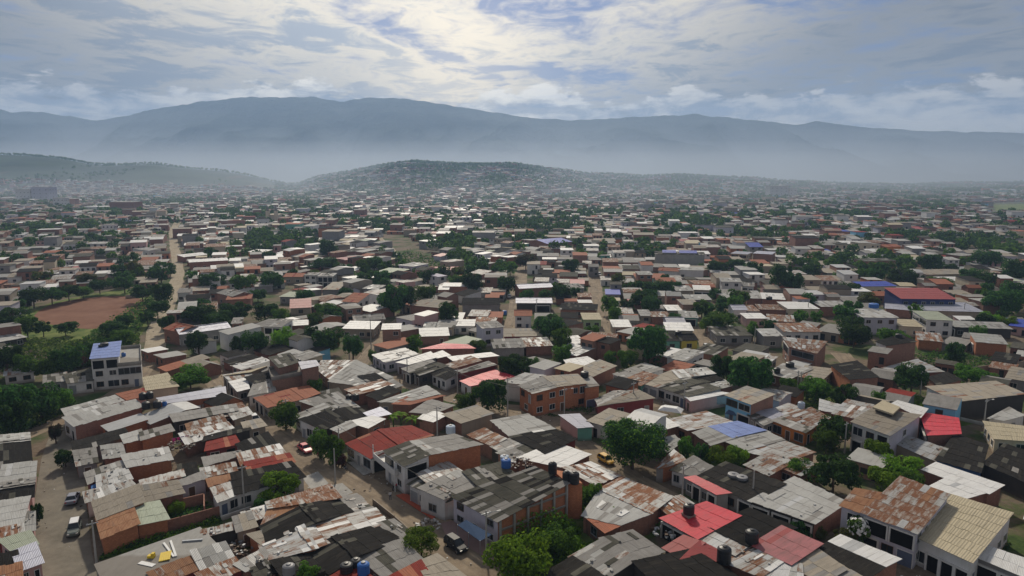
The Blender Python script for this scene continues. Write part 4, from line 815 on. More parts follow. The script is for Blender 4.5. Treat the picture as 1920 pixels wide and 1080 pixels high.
# middle distance: front eave traced by its two ends; label ; x0,y0,x1,y1 ; eave height ; depth ; roof ; wall ; openings
MD = r'''
terra roofed brick house at the end of the dirt track by the field;306,616,337,623;4.6;8;terra;brick;W.
long blue grey roofed wall building at the end of the dirt track;337,627,432,614;4.2;7;lilac;grey;.W.B.
narrow pink brick house beside the long blue grey building;434,607,452,606;5;8;fc;pbrick;W/W
pale roofed shed among the trees at the left edge below the field;0,641,50,632;2.8;8;lt;shed;OO
white block house beside the dirt track bend;332,549,356,548;4;7;fc;white;WW
brown roofed brick house behind the dirt track bend;356,546,392,544;3;9;tan;brick;W.
long brick building with a white roof by the dirt track;355,492,428,488;4.6;9;wht;brick;WWWW
second long white roof by the dirt track, behind the brick building;345,482,392,477;3.4;8;wht;brick;
white two storey house on the left plain with a pale roof;160,457,196,457;5.4;11;lt;white;WWW/WWW
small white fronted house on the left plain near the track;248,466,279,470;4;8;lt;white;WWW
red tiled house with white upper windows above the brick annex;641,565,671,567;5.2;9;terra;white;WWW/WW
brick annex with a bare roof in front of the red tiled house;648,580,681,576;4.8;7;slab;pbrick;.
ochre walled house with a split grey and white roof;642,616,700,617;3.4;9;wht;ctan;W.WW
grey roofed row house behind the ochre walled house;664,602,722,598;3.2;8;fc;grey;WDW
square pink brick two storey house with a white roof;716,618,751,617;5.8;7;wht;pbrick;W./.W
low house with a dull red roof between dark trees;544,578,583,576;3;9;rose;ctan;W
white house with a dark grey roof and three upper windows;494,612,527,613;5;9;fc;white;WWW/OO
brick house with a white roof right behind the bright green tree;542,611,577,609;3.6;7;wht;brick;.W
pale green roofed house behind the dull red roof;524,556,553,557;3.2;9;green;grey;WD
salmon tiled house in front of the tree belt;531,519,567,519;3.6;10;terra;ctan;WW
white two storey house with square windows beside an unfinished frame house;570,516,593,516;5.4;8;fc;white;WW/WW
unfinished grey concrete frame house;595,518,624,518;5.4;8;fc;grey;OOO/OOO
long pale curved roof hall in the middle distance;604,543,634,543;3.4;19;tan;grey;
pink brick house with a grey roof left of the tree belt;406,549,436,556;4.6;9;fc;pbrick;W.
brick gable house left of the tree belt;424,562,470,560;4;7;terra;brick;..
pale flat roofed house beside the wide dark tree;680,541,709,542;3.6;9;lt;grey;WW
brick house with a pale green roof above the upper lots;706,509,745,512;4.4;11;green;brick;.
lilac walled house with a pale grey roof above the upper lots;747,497,774,500;6;12;lt;wlilac;WW/WW
orange red house with a white roof in the far middle blocks;465,472,495,473;4.6;9;wht;orange;WW
long brick hall with a dark roof in the far middle blocks;634,474,669,471;4;9;fcm;brick;
pink roofed long house beside the round dark tree;635,489,681,484;3.4;8;pink;brick;
white roofed house with brick walls near the pink roofed long house;512,495,537,496;3.6;9;wht;brick;W
white house with two dark windows below the red hall roof;822,519,838,517;5.4;8;wlilac;white;W/W
long low hall with a crimson tiled roof;815,506,859,506;3.6;9;rose;ctan;
brick house with a long white roof beside leafy trees;830,537,877,537;4.4;8;wht;brick;..W
small brick house with a bright white roof beside the long white roof;822,543,841,543;3.6;6;wht;brick;.
tall bare brick block on the left of the straight dirt street;908,520,951,520;7;11;slab;brick;.W./W..
long grey walled house with a black roof on the left of the straight dirt street;866,571,936,571;3.8;14;dk;grey;
tan roofed brick house left of the dark tree by the grey walled house;768,572,822,577;4;11;tan;brick;
brick wall house with a blue grey roof on the right of the straight dirt street;974,541,1037,538;4.6;8;lilac;brick;
dark house with an arched blue grey roof on the right of the straight dirt street;968,568,1035,568;3.6;9;lilac;shed;.O
white house with a terra roof on the corner of the straight dirt street;965,592,997,592;4.8;8;terra;white;WD/W.
green painted house with a cream roof on the second dirt street;1094,599,1128,599;3.4;9;cream;wgreen;WW
rusty roofed house near the straight dirt street corner;888,605,926,606;3;8;rust;ctan;WD
white and pale blue fronted house with twin white roofs;850,611,889,611;3;7;wht;white;DWD
ochre fronted house left of the pale blue fronted house;815,613,850,614;3;8;fc;wcream;WWD
small cream house at the left end of the ochre row;793,615,814,615;3.2;7;lt;wcream;W
brick house with a large white roof above the upper street;788,631,842,629;3;8;wht;pbrick;.D
tall grey windowless block above the red painted low house;905,616,945,613;6;8;fc;wlilac;
tan rusty roofed house right of the tall grey block;946,631,1016,630;3;8;tan;wred;W.O
mossy tin roof house behind the round tree of the upper street;926,653,984,651;3;8;fc;grey;
grey rust roof house between the round trees;986,650,1036,648;3;9;tin;brick;.
grey shed on the second dirt street;1066,541,1095,540;3;9;fc;grey;
long dark roofed house on the second dirt street;1050,580,1119,582;3;10;dk;brick;W
brown roofed house behind the white sheet covered yard;1096,636,1150,640;3;8;rust;ctan;W
yard covered by a hanging white sheet roof;1069,645,1098,643;3;7;wht;wblue;.
house with a royal blue roof in the far middle blocks;1026,457,1073,453;4.6;12;dblue;brick;W
white double storey house in front of the royal blue roof;1052,469,1075,469;5.4;9;wht;white;WW/WW
white roofed house right of the royal blue roof;1096,461,1123,461;5.4;9;wht;white;W/W
large concrete sided building with two royal blue roof strips;1228,476,1322,478;8;11;blue2;conc;
white house below the large concrete sided building;1272,506,1320,507;4.6;7;lt;white;W..
terra roofed white house below the large concrete sided building;1234,507,1272,509;4;8;terra;white;BW
tall narrow brick tower house;1197,515,1224,515;8;8;lt;brick;
white two storey house with four large windows and a pink side wall;1353,528,1391,529;5.8;9;lt;white;WW/WW
dark roofed extension right of the four window house;1391,536,1414,537;3.4;8;fc;white;OW
pale roofed house with a shaded porch, left one of a pair;1268,545,1300,545;3.6;9;lt;ctan;WO
bright white roofed house with a shaded porch, right one of a pair;1301,543,1333,544;3.6;9;wht;ctan;OO
tan white roof house below the shaded porch pair;1228,555,1265,555;3;8;lt;ctan;
small house with a salmon pink roof in the right middle blocks;1182,569,1204,569;3;7;pink;brick;.
white roof house between dark trees in the right middle blocks;1252,582,1285,582;3;8;wht;ctan;W
tan two storey house behind the white roof house;1280,571,1311,571;5.2;9;tan;pbrick;W/W
pale broad roof house below the shaded porch pair;1288,562,1334,562;3;8;lt;grey;
pale roof house right of the four window house front;1364,559,1400,557;3.2;9;lt;brick;
brown walled house with two drums on a pale roof;1402,559,1430,560;3.4;9;lt;brick;.
brick house with a long white sloping roof in the right middle blocks;1430,560,1472,562;3.8;13;wht;brick;
arched white roof hall with a row of small windows;1478,579,1536,579;4;11;wht;wcream;WWWWW
white walled small house with a lilac roof;1375,581,1401,581;4.2;7;lilac;white;.W
rust roofed house touching the small lilac roof house;1402,583,1424,583;3.4;8;rust;white;W
long low rusty roof with overgrown edge;1424,580,1488,582;3;9;rust;brick;
pink walled house with a white roof edge;1400,597,1439,597;3.4;7;wht;wpink;
rust streaked cream roof house in the right middle blocks;1440,601,1490,604;3;9;rust;brick;
low building with a big mossy grey roof and pale front;1344,629,1411,629;3.2;11;fcm;grey;WD.W
grey lean house with a pale roof beside the mossy roof building;1432,630,1468,630;4;7;lt;grey;.
house with a pale turquoise front beside the yellow fronted house;1246,640,1276,639;3.2;7;dk;teal;W
house with a bright yellow front by the lane;1277,639,1309,638;3.2;7;dk;yellow;.
white roof strip house behind the yellow fronted house;1250,619,1300,620;3.4;8;wht;grey;
purple grey gabled house behind the white roof strip;1252,606,1286,606;4;8;lilac;wlilac;
pale flat roof house left of the tall dark tree;1150,613,1184,613;3;8;wht;ctan;.
rust brown roof house left of the white roof house;1222,594,1258,594;3;8;rust;brick;
small pale roof house left of the rust brown roof;1202,592,1222,592;3;7;lt;ctan;
pale teal roof house beside the round tree on the lane;1276,595,1309,596;3.2;9;lt;teal;O
white fronted row house with a rusty roof and dark windows;1470,622,1540,622;3.4;9;rust;white;.WWW
house with a blue glazed front and lilac roof;1370,475,1401,477;6;12;lilac;wcream;BB/BB
brick sided house with a lilac roof beside the blue glazed house;1412,475,1447,477;6;13;lilac;pbrick;WW/..
small royal blue roof behind the lilac roofed brick sided house;1406,463,1431,463;5;10;dblue;grey;
red roofed hangar hall with navy and turquoise front;1690,560,1793,561;6.6;14;rose;navy;
royal blue roofed house left of the red roofed hangar;1618,537,1681,536;4;8;dblue;wcream;.W
wide white two storey house with a blue window band;1618,595,1684,596;6;13;lt;wlilac;BOO/.BB
cream arched roof house beside the blue window band house;1686,611,1730,613;3.6;9;cream;wcream;OW
white two storey house with a pale green roof;1738,599,1788,601;6;14;green;white;.WWW/BB
lilac lean roof in front of the red roofed hangar;1660,578,1710,582;3.4;9;lilac;brick;
long grey roof in front of the red roofed hangar;1734,582,1846,585;4;15;lilac;ctan;
long low pale roof over a dark front on the right;1790,613,1898,617;3.4;7;lt;shed;OOOO
brick house with a long pale eave behind dark trees on the right;1620,490,1681,489;4.4;10;fcm;brick;
white narrow house beside a brick house on the right;1778,487,1800,487;5;8;lt;white;W/W
brick house right of the white narrow house;1801,480,1827,478;6;9;lt;brick;.
wide low tan roof among the right trees;1738,515,1830,513;3.4;13;tan;ctan;
long thin white roof among the right trees;1768,527,1823,527;3;8;wht;ctan;
long bright white roof among trees in the far right blocks;1584,457,1625,457;4;11;wht;grey;
orange tiled house in the far right blocks;1660,463,1690,462;4;10;terra;orange;.
orange brick house with a pale roof at the right edge;1830,641,1889,646;4.2;10;lt;obrick;.O.
scrappy rust roof beside the tall brick house end wall;1722,637,1768,641;3.2;9;rust;obrick;.
pale roofed house with two windows left of the blue window band house;1540,575,1594,575;4;9;lt;brick;.WW
'''
for ln in MD.strip().split('\n'):
    lb, co, h, dp, rf, wl, fc_ = ln.split(';'); x0, y0, x1, y1 = map(float, co.split(',')); h = float(h); dp = float(dp)
    a, b = G(x0, y0, h), G(x1, y1, h); t = (b - a); t.z = 0; n = Vector((-t.y, t.x, 0)).normalized()
    if n.y < 0: n = -n
    rd = random.Random(len(HOUSES)); rise = rd.uniform(.3, .9) * (0.5 if h > 5 else 1)
    if rf in ('dblue', 'rose', 'terra') and dp > 8: rise = 1.9
    q = [a, b, b + n * dp + Vector((0, 0, rise)), a + n * dp + Vector((0, 0, rise))]
    pl = [(rf, q)]
    if rf == 'blue2':
        up = Vector((0, 0, .7)); pl = [('fcm', q)] + [('dblue', [bil(q, u, v) + up * k for u, v, k in ((s0, .12, 1), (s1, .12, 1), (s1, .62, 1.9), (s0, .62, 1.9))]) for s0, s1 in ((.16, .42), (.50, .84))]
    if rf in ('terra', 'rose', 'dk', 'lilac', 'fc') and rd.random() < .5 and h < 5:      # gabled: a far slope falls behind the ridge
        m0, m1 = a + n * dp * .55 + Vector((0, 0, 1.2)), b + n * dp * .55 + Vector((0, 0, 1.2))
        pl = [(rf, [a, b, m1, m0]), (rf, [m1, m0, a + n * dp, b + n * dp][::-1])]
        pl[1] = (rf, [m0, m1, b + n * dp, a + n * dp])
    f = '0F:%s:%s' % (wl, fc_ or '-'); f = '0L:%s:%s' % (wl, fc_ or '-')
    FOOT.append([(v.x, v.y) for v in (a - n * 5, b - n * 5, b, a)])
    make_house(lb, wl, pl, f, '', seed=len(HOUSES) + 31, auto=True)
N_MID = len(HOUSES)
# ---------------------------------------------------------------- trees
def crown_mesh(name, mats, rnd, n_lobes, leaves, size, flat=0.75, spread=1.0):
    """unit crown (radius about 1, centre at the origin): leaf-sized faces spread over overlapping lobes"""
    mb = MB(); lobes = []
    for i in range(n_lobes):
        a = rnd.uniform(0, 2 * math.pi); r = math.sqrt(rnd.random()) * 0.80 * spread; z = rnd.uniform(-.55, .5) * flat
        k = math.sqrt(max(0.1, 1 - (z / (0.9 * flat)) ** 2 * .7))
        lobes.append((Vector((r * math.cos(a) * k, r * math.sin(a) * k, z)), rnd.uniform(.16, .44)))
    for i in range(leaves):
        c, lr = rnd.choice(lobes)
        d = Vector((rnd.gauss(0, 1), rnd.gauss(0, 1), rnd.gauss(0.25, 1))).normalized()
        p = c + Vector((d.x, d.y, d.z * .8)) * lr * rnd.uniform(.72, 1.06)
        nn = (d + Vector((rnd.gauss(0, .5), rnd.gauss(0, .5), rnd.gauss(.3, .5)))).normalized()
        u = nn.orthogonal().normalized(); v = nn.cross(u); an = rnd.uniform(0, 6.28)
        u, v = u * math.cos(an) + v * math.sin(an), v * math.cos(an) - u * math.sin(an)
        s = size * rnd.uniform(.6, 1.3); w = s * rnd.uniform(.45, .8)
        mb.face((p - u * s, p - v * w + nn * s * .15, p + u * s, p + v * w + nn * s * .1), rnd.randrange(len(mats)) if len(mats) > 1 and rnd.random() < .3 else 0)
    o = mb.build(name, [MAT[m] for m in mats]); me = o.data; bpy.data.objects.remove(o); return me
rt = random.Random(5)
CROWNS = {}
for kind, mats in (('leafdark', ['leafdark', 'leafmid']), ('leafmid', ['leafmid', 'leafdark']), ('leafbright', ['leafbright', 'leafmid']), ('leafolive', ['leafolive', 'leafmid']), ('leafbrown', ['leafbrown', 'leafdark']), ('leafmaroon', ['leafmaroon', 'leafbrown'])):
    CROWNS[kind] = [crown_mesh('crown', mats, rt, rt.randint(20, 30), 5200, 0.062, rt.uniform(.65, .95)) for _ in range(4 if kind in ('leafdark', 'leafmid') else 2)]
CROWNS['big'] = [crown_mesh('crown', ['leafdark', 'leafmid', 'leafbright'], rt, 44, 17000, 0.038, .85)]
CROWNS['round'] = [crown_mesh('crown', ['leafbright', 'leafmid'], rt, 26, 6500, 0.045, .75)]
MIDC = {k: [crown_mesh('crown', m, rt, rt.randint(13, 20), 1000, 0.125, rt.uniform(.7, .95)) for _ in range(3)] for k, m in (('leafdark', ['leafdark', 'leafmid']), ('leafmid', ['leafmid', 'leafdark']), ('leafolive', ['leafolive', 'leafmid']))}
def trunk_mesh(rnd):
    mb = MB(); top = Vector((rnd.uniform(-.1, .1), rnd.uniform(-.1, .1), .55))
    mb.tube([Vector((0, 0, -.05)), top * .5 + Vector((rnd.uniform(-.04, .04), 0, 0)), top], [.055, .042, .034], 8)
    for k in range(4):
        a = k * 1.57 + rnd.uniform(-.5, .5); e = top + Vector((math.cos(a) * .3, math.sin(a) * .3, rnd.uniform(.22, .38)))
        mb.tube([top * .92, (top + e) / 2 + Vector((0, 0, .03)), e], [.028, .02, .008], 6)
    o = mb.build('trunk', MAT['bark'], None, True); me = o.data; bpy.data.objects.remove(o); return me
TRUNKS = [trunk_mesh(rt) for _ in range(4)]
TREES = []
def tree(label, p, height, radius, kind='leafdark', name='tree', group=None, meshes=None, crown_frac=.92):
    rnd = random.Random(int(p.x * 13 + p.y * 7))
    root = tag(empty(name, p, rnd.uniform(0, 6.28)), label, 'tree', group)
    c = bpy.data.objects.new('crown', rnd.choice((meshes or CROWNS)[kind])); COL.objects.link(c); c.parent = root
    ch = height * crown_frac / 2
    c.location = (0, 0, height - ch * .98); c.scale = (radius, radius, ch * 1.32)
    t = bpy.data.objects.new('trunk', rnd.choice(TRUNKS)); COL.objects.link(t); t.parent = root
    t.scale = (max(height * .6, .8),) * 2 + (height * .95,)
    TREES.append((p.x, p.y, radius)); return root
# label | kind | centre x | top y | foot y | width, all in pixels of the photograph
TD = r'''
great round spreading tree beside the yellow car|big|1186,776,880,124
bright round tree on the kerb next to the black car|round|790,985,1046,82
low broad bright tree in front of the white walled house|leafbright|526,886,944,78
olive green tree with a pole in front by the grey gable houses|leafmid|536,750,806,56
yellow green kerb tree left of the bushy tree pair by the red car|leafmid|600,800,858,42
bushy round tree on the kerb by the dark red gable house|leafmid|624,803,868,52
small dark red flowering tree on the kerb by the dark red gable house|leafmaroon|640,846,878,22
small low tree behind the bushy pair by the red car|leafmid|630,838,876,30
very round dark tree on the upper street beside the white gable wall|leafdark|915,702,772,74
low broad tree at the foot of the very round tree|leafmid|876,732,768,44
dark round tree behind the red painted low house|leafdark|966,656,716,68
loose light tree right of the dark round tree|leafmid|996,662,706,30
round olive tree at the head of the diagonal street|leafmid|358,680,730,78
great dark tree behind the sky blue corner shop|leafdark|1402,656,742,92
tall dark tree left of the great dark tree behind the shop|leafdark|1350,654,716,48
tall black green tree left of the yellow fronted house|leafdark|1210,600,686,80
bright bush tree below the tall black green tree|leafmid|1176,654,692,44
small olive tree right below the tall black green tree|leafmid|1145,652,688,28
broad dark tree in the middle of the right tree group|leafdark|1562,848,928,94
lighter tree left of the broad dark tree in the right group|leafmid|1494,850,900,60
bright tree at the right end of the right tree group|leafbright|1662,870,934,74
yellow green tree top behind the bright tree of the right group|leafbright|1690,850,906,70
dark green tree right behind the rusty roof ridge|leafmid|1706,872,930,50
dark tree in front of the orange fronted bungalow|leafdark|1566,774,838,66
olive tree below the dark tree at the orange fronted bungalow|leafmid|1548,800,850,50
small bright tree against the tan flat roofed house|leafbright|1646,818,872,54
round dark bush tree beside the pale grey tin roof|leafdark|1500,965,1008,46
small yellow green bush tree beside the round dark bush tree|leafolive|1533,980,1012,30
white flowering tree beside the lilac balcony house|leafmid|1606,960,1030,44
olive tree left of the white flowering tree|leafolive|1582,984,1030,44
narrow tree left of the black roofed house with lids|leafmid|1284,814,870,34
narrow dark tree right of the first narrow tree|leafdark|1314,822,876,36
bright spreading bush tree behind the black roofed house with lids|leafbright|1350,834,886,48
bright low bush tree by the patchy tin roof|leafbright|1384,832,876,44
big loose bright tree beside the weedy lot at the street|leafbright|972,986,1098,118
dense green bush tree in the middle of the weedy lot|leafmid|1050,976,1044,80
round bush tree behind the warehouse corner|leafmid|1106,898,958,50
bushy tree at the bottom edge behind the grey lidded tank|leafmid|580,1050,1110,52
dark roadside bush at the pale green roof of the left edge|leafdark|70,936,984,24
round grey green shrub tree on the left street kerb|leafdark|124,838,876,36
dry grey shrub tree at the corner of the left street|leafbrown|106,786,832,24
small green shrub in the walled yard of the left block|leafbright|330,936,966,30
dark shrub beside the white walled house gate|leafdark|488,928,966,26
small bright tree beside the terra roof in the middle block|leafmid|592,708,744,30
large dark tree at the left edge by the street head|leafdark|34,706,800,98
dark tree beside the large dark tree at the left edge|leafdark|78,712,786,80
small dark tree at the right end of the left dark group|leafmid|112,724,770,46
black green tree in the left dark group above the street|leafdark|20,742,818,80
round bush tree below the white apartment house trees|leafmid|88,662,712,52
dark tree left of the white apartment house|leafdark|130,640,704,64
maroon leaved tree left of the white apartment house|leafmaroon|142,656,692,44
dark tree behind the maroon leaved tree|leafdark|170,636,682,56
dark tree at the left edge above the rubble house|leafdark|18,640,708,60
olive tree at the left edge above the rubble house|leafmid|50,655,712,44
single tree on the near edge of the dirt pitch|leafdark|82,598,632,34
spreading tree on the near edge of the dirt pitch|leafdark|124,600,630,46
bushy tree at the right near corner of the dirt pitch|leafdark|216,598,632,52
dark tree at the right corner of the dirt pitch|leafdark|238,586,620,34
tree beside the track right of the dirt pitch|leafdark|278,580,612,36
second tree beside the track right of the dirt pitch|leafdark|296,560,596,44
tree at the left end of the dirt pitch|leafdark|24,572,620,70
second tree at the left end of the dirt pitch|leafmid|52,590,634,40
broad tree left end of the tree row behind the dirt pitch|leafdark|64,534,578,52
second tree of the row behind the dirt pitch|leafdark|98,534,572,50
third tree of the row behind the dirt pitch|leafdark|130,532,566,44
fourth tree of the row behind the dirt pitch|leafmid|156,536,560,36
round tree of the row beside the pale wall behind the pitch|leafdark|188,520,552,40
tree over the pale wall behind the dirt pitch|leafdark|234,514,550,44
bushy tree between pitch and dirt track|leafdark|268,530,566,48
tree on the dirt track bend|leafdark|304,524,574,44
bright green spreading tree behind the pitch row|leafolive|164,510,536,38
low dark tree in front of the white apartment roof|leafdark|206,626,672,60
green bushy tree behind the white apartment house|leafmid|232,616,654,48
dark tree on the right of the track end|leafdark|312,586,626,34
long dark tree left of the tree belt by the track|leafdark|372,566,614,70
dark tree in the belt right of the track|leafdark|410,576,616,56
round tree in front of the belt right of the track|leafdark|406,582,624,50
broad tree in the belt behind the blue grey building|leafdark|446,560,606,64
dark tree in the belt left of the dull red roof|leafdark|498,562,602,56
small tree at the end of the belt by the dull red roof|leafmid|526,576,610,36
dark tree beside the long blue grey building|leafdark|478,612,666,50
small tree in front of the long blue grey building|leafdark|450,624,664,32
bright green tree before the grey roofed white house|leafbright|534,610,660,46
broad dark grey tree by the ochre walled house|leafdark|616,608,664,62
dark tree left of the broad dark grey tree|leafdark|586,606,644,36
dark tree behind the lamp pole at the upper street|leafdark|662,618,676,38
small round tree beside the lamp pole|leafmid|698,652,682,18
olive tree behind the broad dark grey tree|leafmid|592,584,616,32
loose tree in front of the red tiled house|leafmid|610,566,600,44
dark tree left of the red tiled house|leafdark|626,570,606,44
wide dark tree left half of the twin by the pale hall|leafdark|738,526,592,60
wide dark tree right half of the twin by the pale hall|leafdark|758,530,588,48
lighter tree at the right of the wide dark twin|leafmid|798,532,576,46
dark tree between brick house and grey walled house|leafdark|842,560,612,40
tree in front of the small white roof on the upper street|leafmid|778,625,664,34
green bush tree on the crimson roof corner|leafmid|896,634,668,40
broad round tree on the second dirt street|leafdark|1030,582,640,70
bright tree below the broad round tree|leafmid|1053,612,664,42
lower bright tree behind the white sheet yard|leafmid|1056,640,684,40
small green tree beside the green painted house|leafmid|1108,606,636,30
green tree on the second dirt street kerb|leafmid|1144,548,592,38
light tree below the second street kerb tree|leafmid|1152,570,606,30
dark round tree above the straight dirt street|leafdark|1052,526,566,40
brown topped tree at the head of the straight street|leafbrown|986,470,506,42
dark round tree between the two dirt streets|leafdark|1068,480,516,36
dark tree behind the tall bare brick block|leafdark|932,496,528,40
dark tree over the brick house with the long white roof|leafdark|886,506,552,50
tree in the lots above the tall bare brick block|leafmid|862,512,540,40
dark round tree in the lots by the pink roofed long house|leafdark|702,476,510,42
large tree of the far middle blocks|leafdark|610,480,512,56
tall tree behind the large tree of the far middle blocks|leafdark|616,444,486,36
round tree left in the far middle blocks|leafdark|506,468,492,30
tree belt tree left part by the salmon tiled house|leafdark|402,506,546,56
tree belt tree middle part by the salmon tiled house|leafmid|456,508,548,54
tree belt tree right part by the salmon tiled house|leafdark|510,508,544,46
dark bush tree by the pale hall|leafdark|572,538,568,36
round tree among grey roofs left of the green roof|leafdark|484,538,566,34
small dark tree behind the pale hall|leafdark|650,536,560,32
round dark tree on the lane by the pink small roof|leafdark|1223,552,590,42
green tree beside the pale teal roof|leafdark|1264,582,614,30
wide bright topped tree on the lane by the moss roof|leafmid|1348,580,626,66
small bright bush tree left of the wide bright topped tree|leafbright|1322,596,624,28
dark tree below the tall brick tower house|leafdark|1242,520,556,40
dark tree right of the tall brick tower house|leafdark|1266,522,552,30
spreading tree below the blue glazed house, left|leafdark|1344,484,516,46
spreading tree below the blue glazed house, right|leafdark|1376,482,512,42
dark tree below the lilac roofed brick sided house|leafdark|1414,486,522,40
great dark tree group tree left of the white windowed row|leafdark|1464,488,548,50
great dark tree group tree right of the white windowed row|leafdark|1488,504,552,42
loose blue green tree beside the rust cream roof|leafmid|1410,596,640,28
small dark tree beside the rust cream roof|leafdark|1442,594,626,28
round dark tree before the wide blue window house|leafdark|1600,598,652,62
yellow topped tree left of the red hangar|leafolive|1626,545,580,44
dark tree before the royal blue roof|leafdark|1592,524,560,42
dark tree behind the royal blue roof, left|leafdark|1644,498,534,32
dark tree behind the royal blue roof, middle|leafdark|1688,498,536,56
dark tree behind the royal blue roof, right|leafdark|1716,510,540,36
loose tree behind the red hangar|leafmid|1760,518,546,50
dark tree right of the red hangar|leafdark|1874,536,596,70
big dark tree at the right edge behind the hangar|leafdark|1900,520,580,60
dark tree between long roofs at the right edge|leafdark|1808,548,572,40
trimmed round tree left of two on the right|leafbright|1856,582,616,36
trimmed round tree right of two on the right|leafbright|1890,590,622,30
green tree at the end of the long low pale roof|leafmid|1832,604,640,30
round tree by the scrappy rust roof|leafdark|1790,634,690,40
dark tree before the colonnade building|leafdark|1708,676,740,66
bushy tree behind the colonnade building|leafmid|1812,680,722,60
low bush tree right of the bushy tree behind the colonnade|leafmid|1846,690,720,40
loose olive tree at the yard of the brick upper house|leafmid|1528,706,752,60
dark tree in the yard above the tan flat roofed house|leafdark|1582,714,766,56
small grey green tree right of the yard dark tree|leafmid|1645,730,772,28
young tree by the bungalow yard|leafmid|1476,706,740,34
wide tree in the right far trees|leafdark|1848,462,506,56
dark tree of the right far trees|leafdark|1738,470,512,48
tree of the right far trees by the tan roof|leafdark|1820,498,536,46
tree at the right edge of the right far trees|leafdark|1900,480,530,50
small round tree of the right far trees|leafmid|1812,506,524,24
'''
for ln in TD.strip().split('\n'):
    lb, kd, v = ln.split('|'); cx_, yt, yb, w = map(float, v.split(','))
    p = G(cx_, yb); dep = proj(p)[2]
    r = w * dep / F / 2; h = (yb - yt) * dep / F * .97
    nm = 'shrub' if h < 3.2 else 'tree'
    o = tree(lb, p, h, r, kd, nm, crown_frac=.80 if ('pitch' in lb or kd == 'round') else .94)
N_TREE = len(TREES)
# white blossom on the flowering tree
wf = next(o for o in COL.objects if o.get('label', '').startswith('white flowering'))
mb = MB(); rr = random.Random(3); R0 = TREES[[t for t in range(len(TREES))][0]][2]
cr = wf.children[0]
for i in range(150):
    d = Vector((rr.gauss(0, 1), rr.gauss(0, 1), abs(rr.gauss(0, 1)))).normalized(); p = Vector((d.x * cr.scale.x, d.y * cr.scale.y, d.z * cr.scale.z * .75)) * rr.uniform(.8, 1.0) + cr.location
    n = d.orthogonal().normalized() * .17; m = d.cross(n)
    mb.face((p - n - m, p + n - m, p + n + m, p - n + m))
mb.build('blossom', MAT['flower'], wf)
# banana plants
def banana(label, p, h):
    root = tag(empty('banana_plant', p), label, 'plant', 'banana plants in the yards'); rnd = random.Random(int(p.x * 31))
    mb = MB(); mb.tube([Vector((0, 0, 0)), Vector((0, 0, h * .5))], [.16, .10], 8); mb.build('stem', MAT['leafmid'], root)
    for k in range(9):
        a = k * .7 + rnd.uniform(-.2, .2); L = h * rnd.uniform(.55, .8); lf = MB(); prev = None
        for s in range(7):
            t = s / 6; q = Vector((math.cos(a) * L * t * .85, math.sin(a) * L * t * .85, h * .5 + L * (.95 * t - .95 * t * t) + .05)); w = .34 * math.sin(math.pi * min(1, t * .9 + .1)) + .02
            sd_ = Vector((-math.sin(a), math.cos(a), 0)) * w
            if prev: lf.face((prev[0], prev[1], q + sd_, q - sd_))
            prev = (q - sd_, q + sd_)
        lf.build('leaf', MAT['leafbright'], root)
for lb, x, y, h in (('banana plant with arching leaves between the white sheet roof and the red gable roof', 704, 812, 3.6), ('banana plant right of the red gable roof ridge at the pale tank', 776, 806, 4.2), ('broad banana clump behind the red gable roof', 738, 800, 3.8), ('banana plant above the black roof left of the red gable roof', 690, 808, 3.2), ('banana plant beside the small white roof by the big round tree', 1232, 806, 3.2), ('banana plant in the bungalow yard by the blue drums', 1490, 752, 3.2), ('leafy banana plant beside the yard dark tree', 1512, 748, 3.4), ('banana plant beside the rubble in the middle block', 752, 796, 3.8)):
    banana(lb, G(x, y), h)
# ground cover: weeds and scrub nobody could count
def scrub(name, poly, n, size, hgt, mats, seed=1):
    rnd = random.Random(seed); P = px(poly); xs = [p.x for p in P]; ys = [p.y for p in P]; mb = MB()
    def inside(x, y):
        c = False
        for i in range(len(P)):
            a, b = P[i], P[i - 1]
            if (a.y > y) != (b.y > y) and x < (b.x - a.x) * (y - a.y) / (b.y - a.y) + a.x: c = not c
        return c
    k = 0; tries = 0
    while k < n and tries < n * 30:
        tries += 1; x, y = rnd.uniform(min(xs), max(xs)), rnd.uniform(min(ys), max(ys))
        if not inside(x, y): continue
        f = noise.noise((x * .22, y * .22, seed)) + .55
        if f < .12: continue
        k += 1; z = terrain(x, y) + rnd.random() ** 1.6 * hgt * f * 1.5
        nn = Vector((rnd.gauss(0, .6), rnd.gauss(0, .6), 1)).normalized(); u = nn.orthogonal().normalized(); v = nn.cross(u); a = rnd.uniform(0, 6.3)
        u, v = u * math.cos(a) + v * math.sin(a), v * math.cos(a) - u * math.sin(a); s = size * rnd.uniform(.5, 1.4); c = Vector((x, y, z))
        mb.face((c - u * s, c - v * s * .6, c + u * s, c + v * s * .6), rnd.randrange(len(mats)))
    o = mb.build(name, [MAT[m] for m in mats]); o['kind'] = 'stuff'
scrub('undergrowth', '935,1000 1000,975 1060,955 1200,962 1250,958 1230,990 1140,1010 1060,1060 940,1075', 14000, .24, 2.4, ['leafbright', 'leafbright', 'leafmid'], 1)
scrub('undergrowth', '1185,975 1240,958 1262,966 1250,985 1200,1000', 1500, .2, .8, ['leafbright', 'leafmid'], 2)
scrub('undergrowth', '184,1052 200,1030 268,1014 330,998 410,972 420,982 372,990 300,1020', 1800, .2, .7, ['leafmid', 'leafdark', 'leafbright'], 3)
scrub('undergrowth', '300,980 312,950 380,930 402,960 330,985', 900, .22, .8, ['leafdark', 'leafmid'], 4)
scrub('undergrowth', '0,650 60,640 130,640 210,632 262,628 262,655 180,690 60,700 0,700', 6000, .45, 1.6, ['leafmid', 'leafbright', 'leafmid', 'leafdark'], 5)
scrub('undergrowth', '240,585 290,552 284,585 262,620 235,636 150,640 180,618', 2600, .5, 1.8, ['leafdark', 'leafmid'], 6)
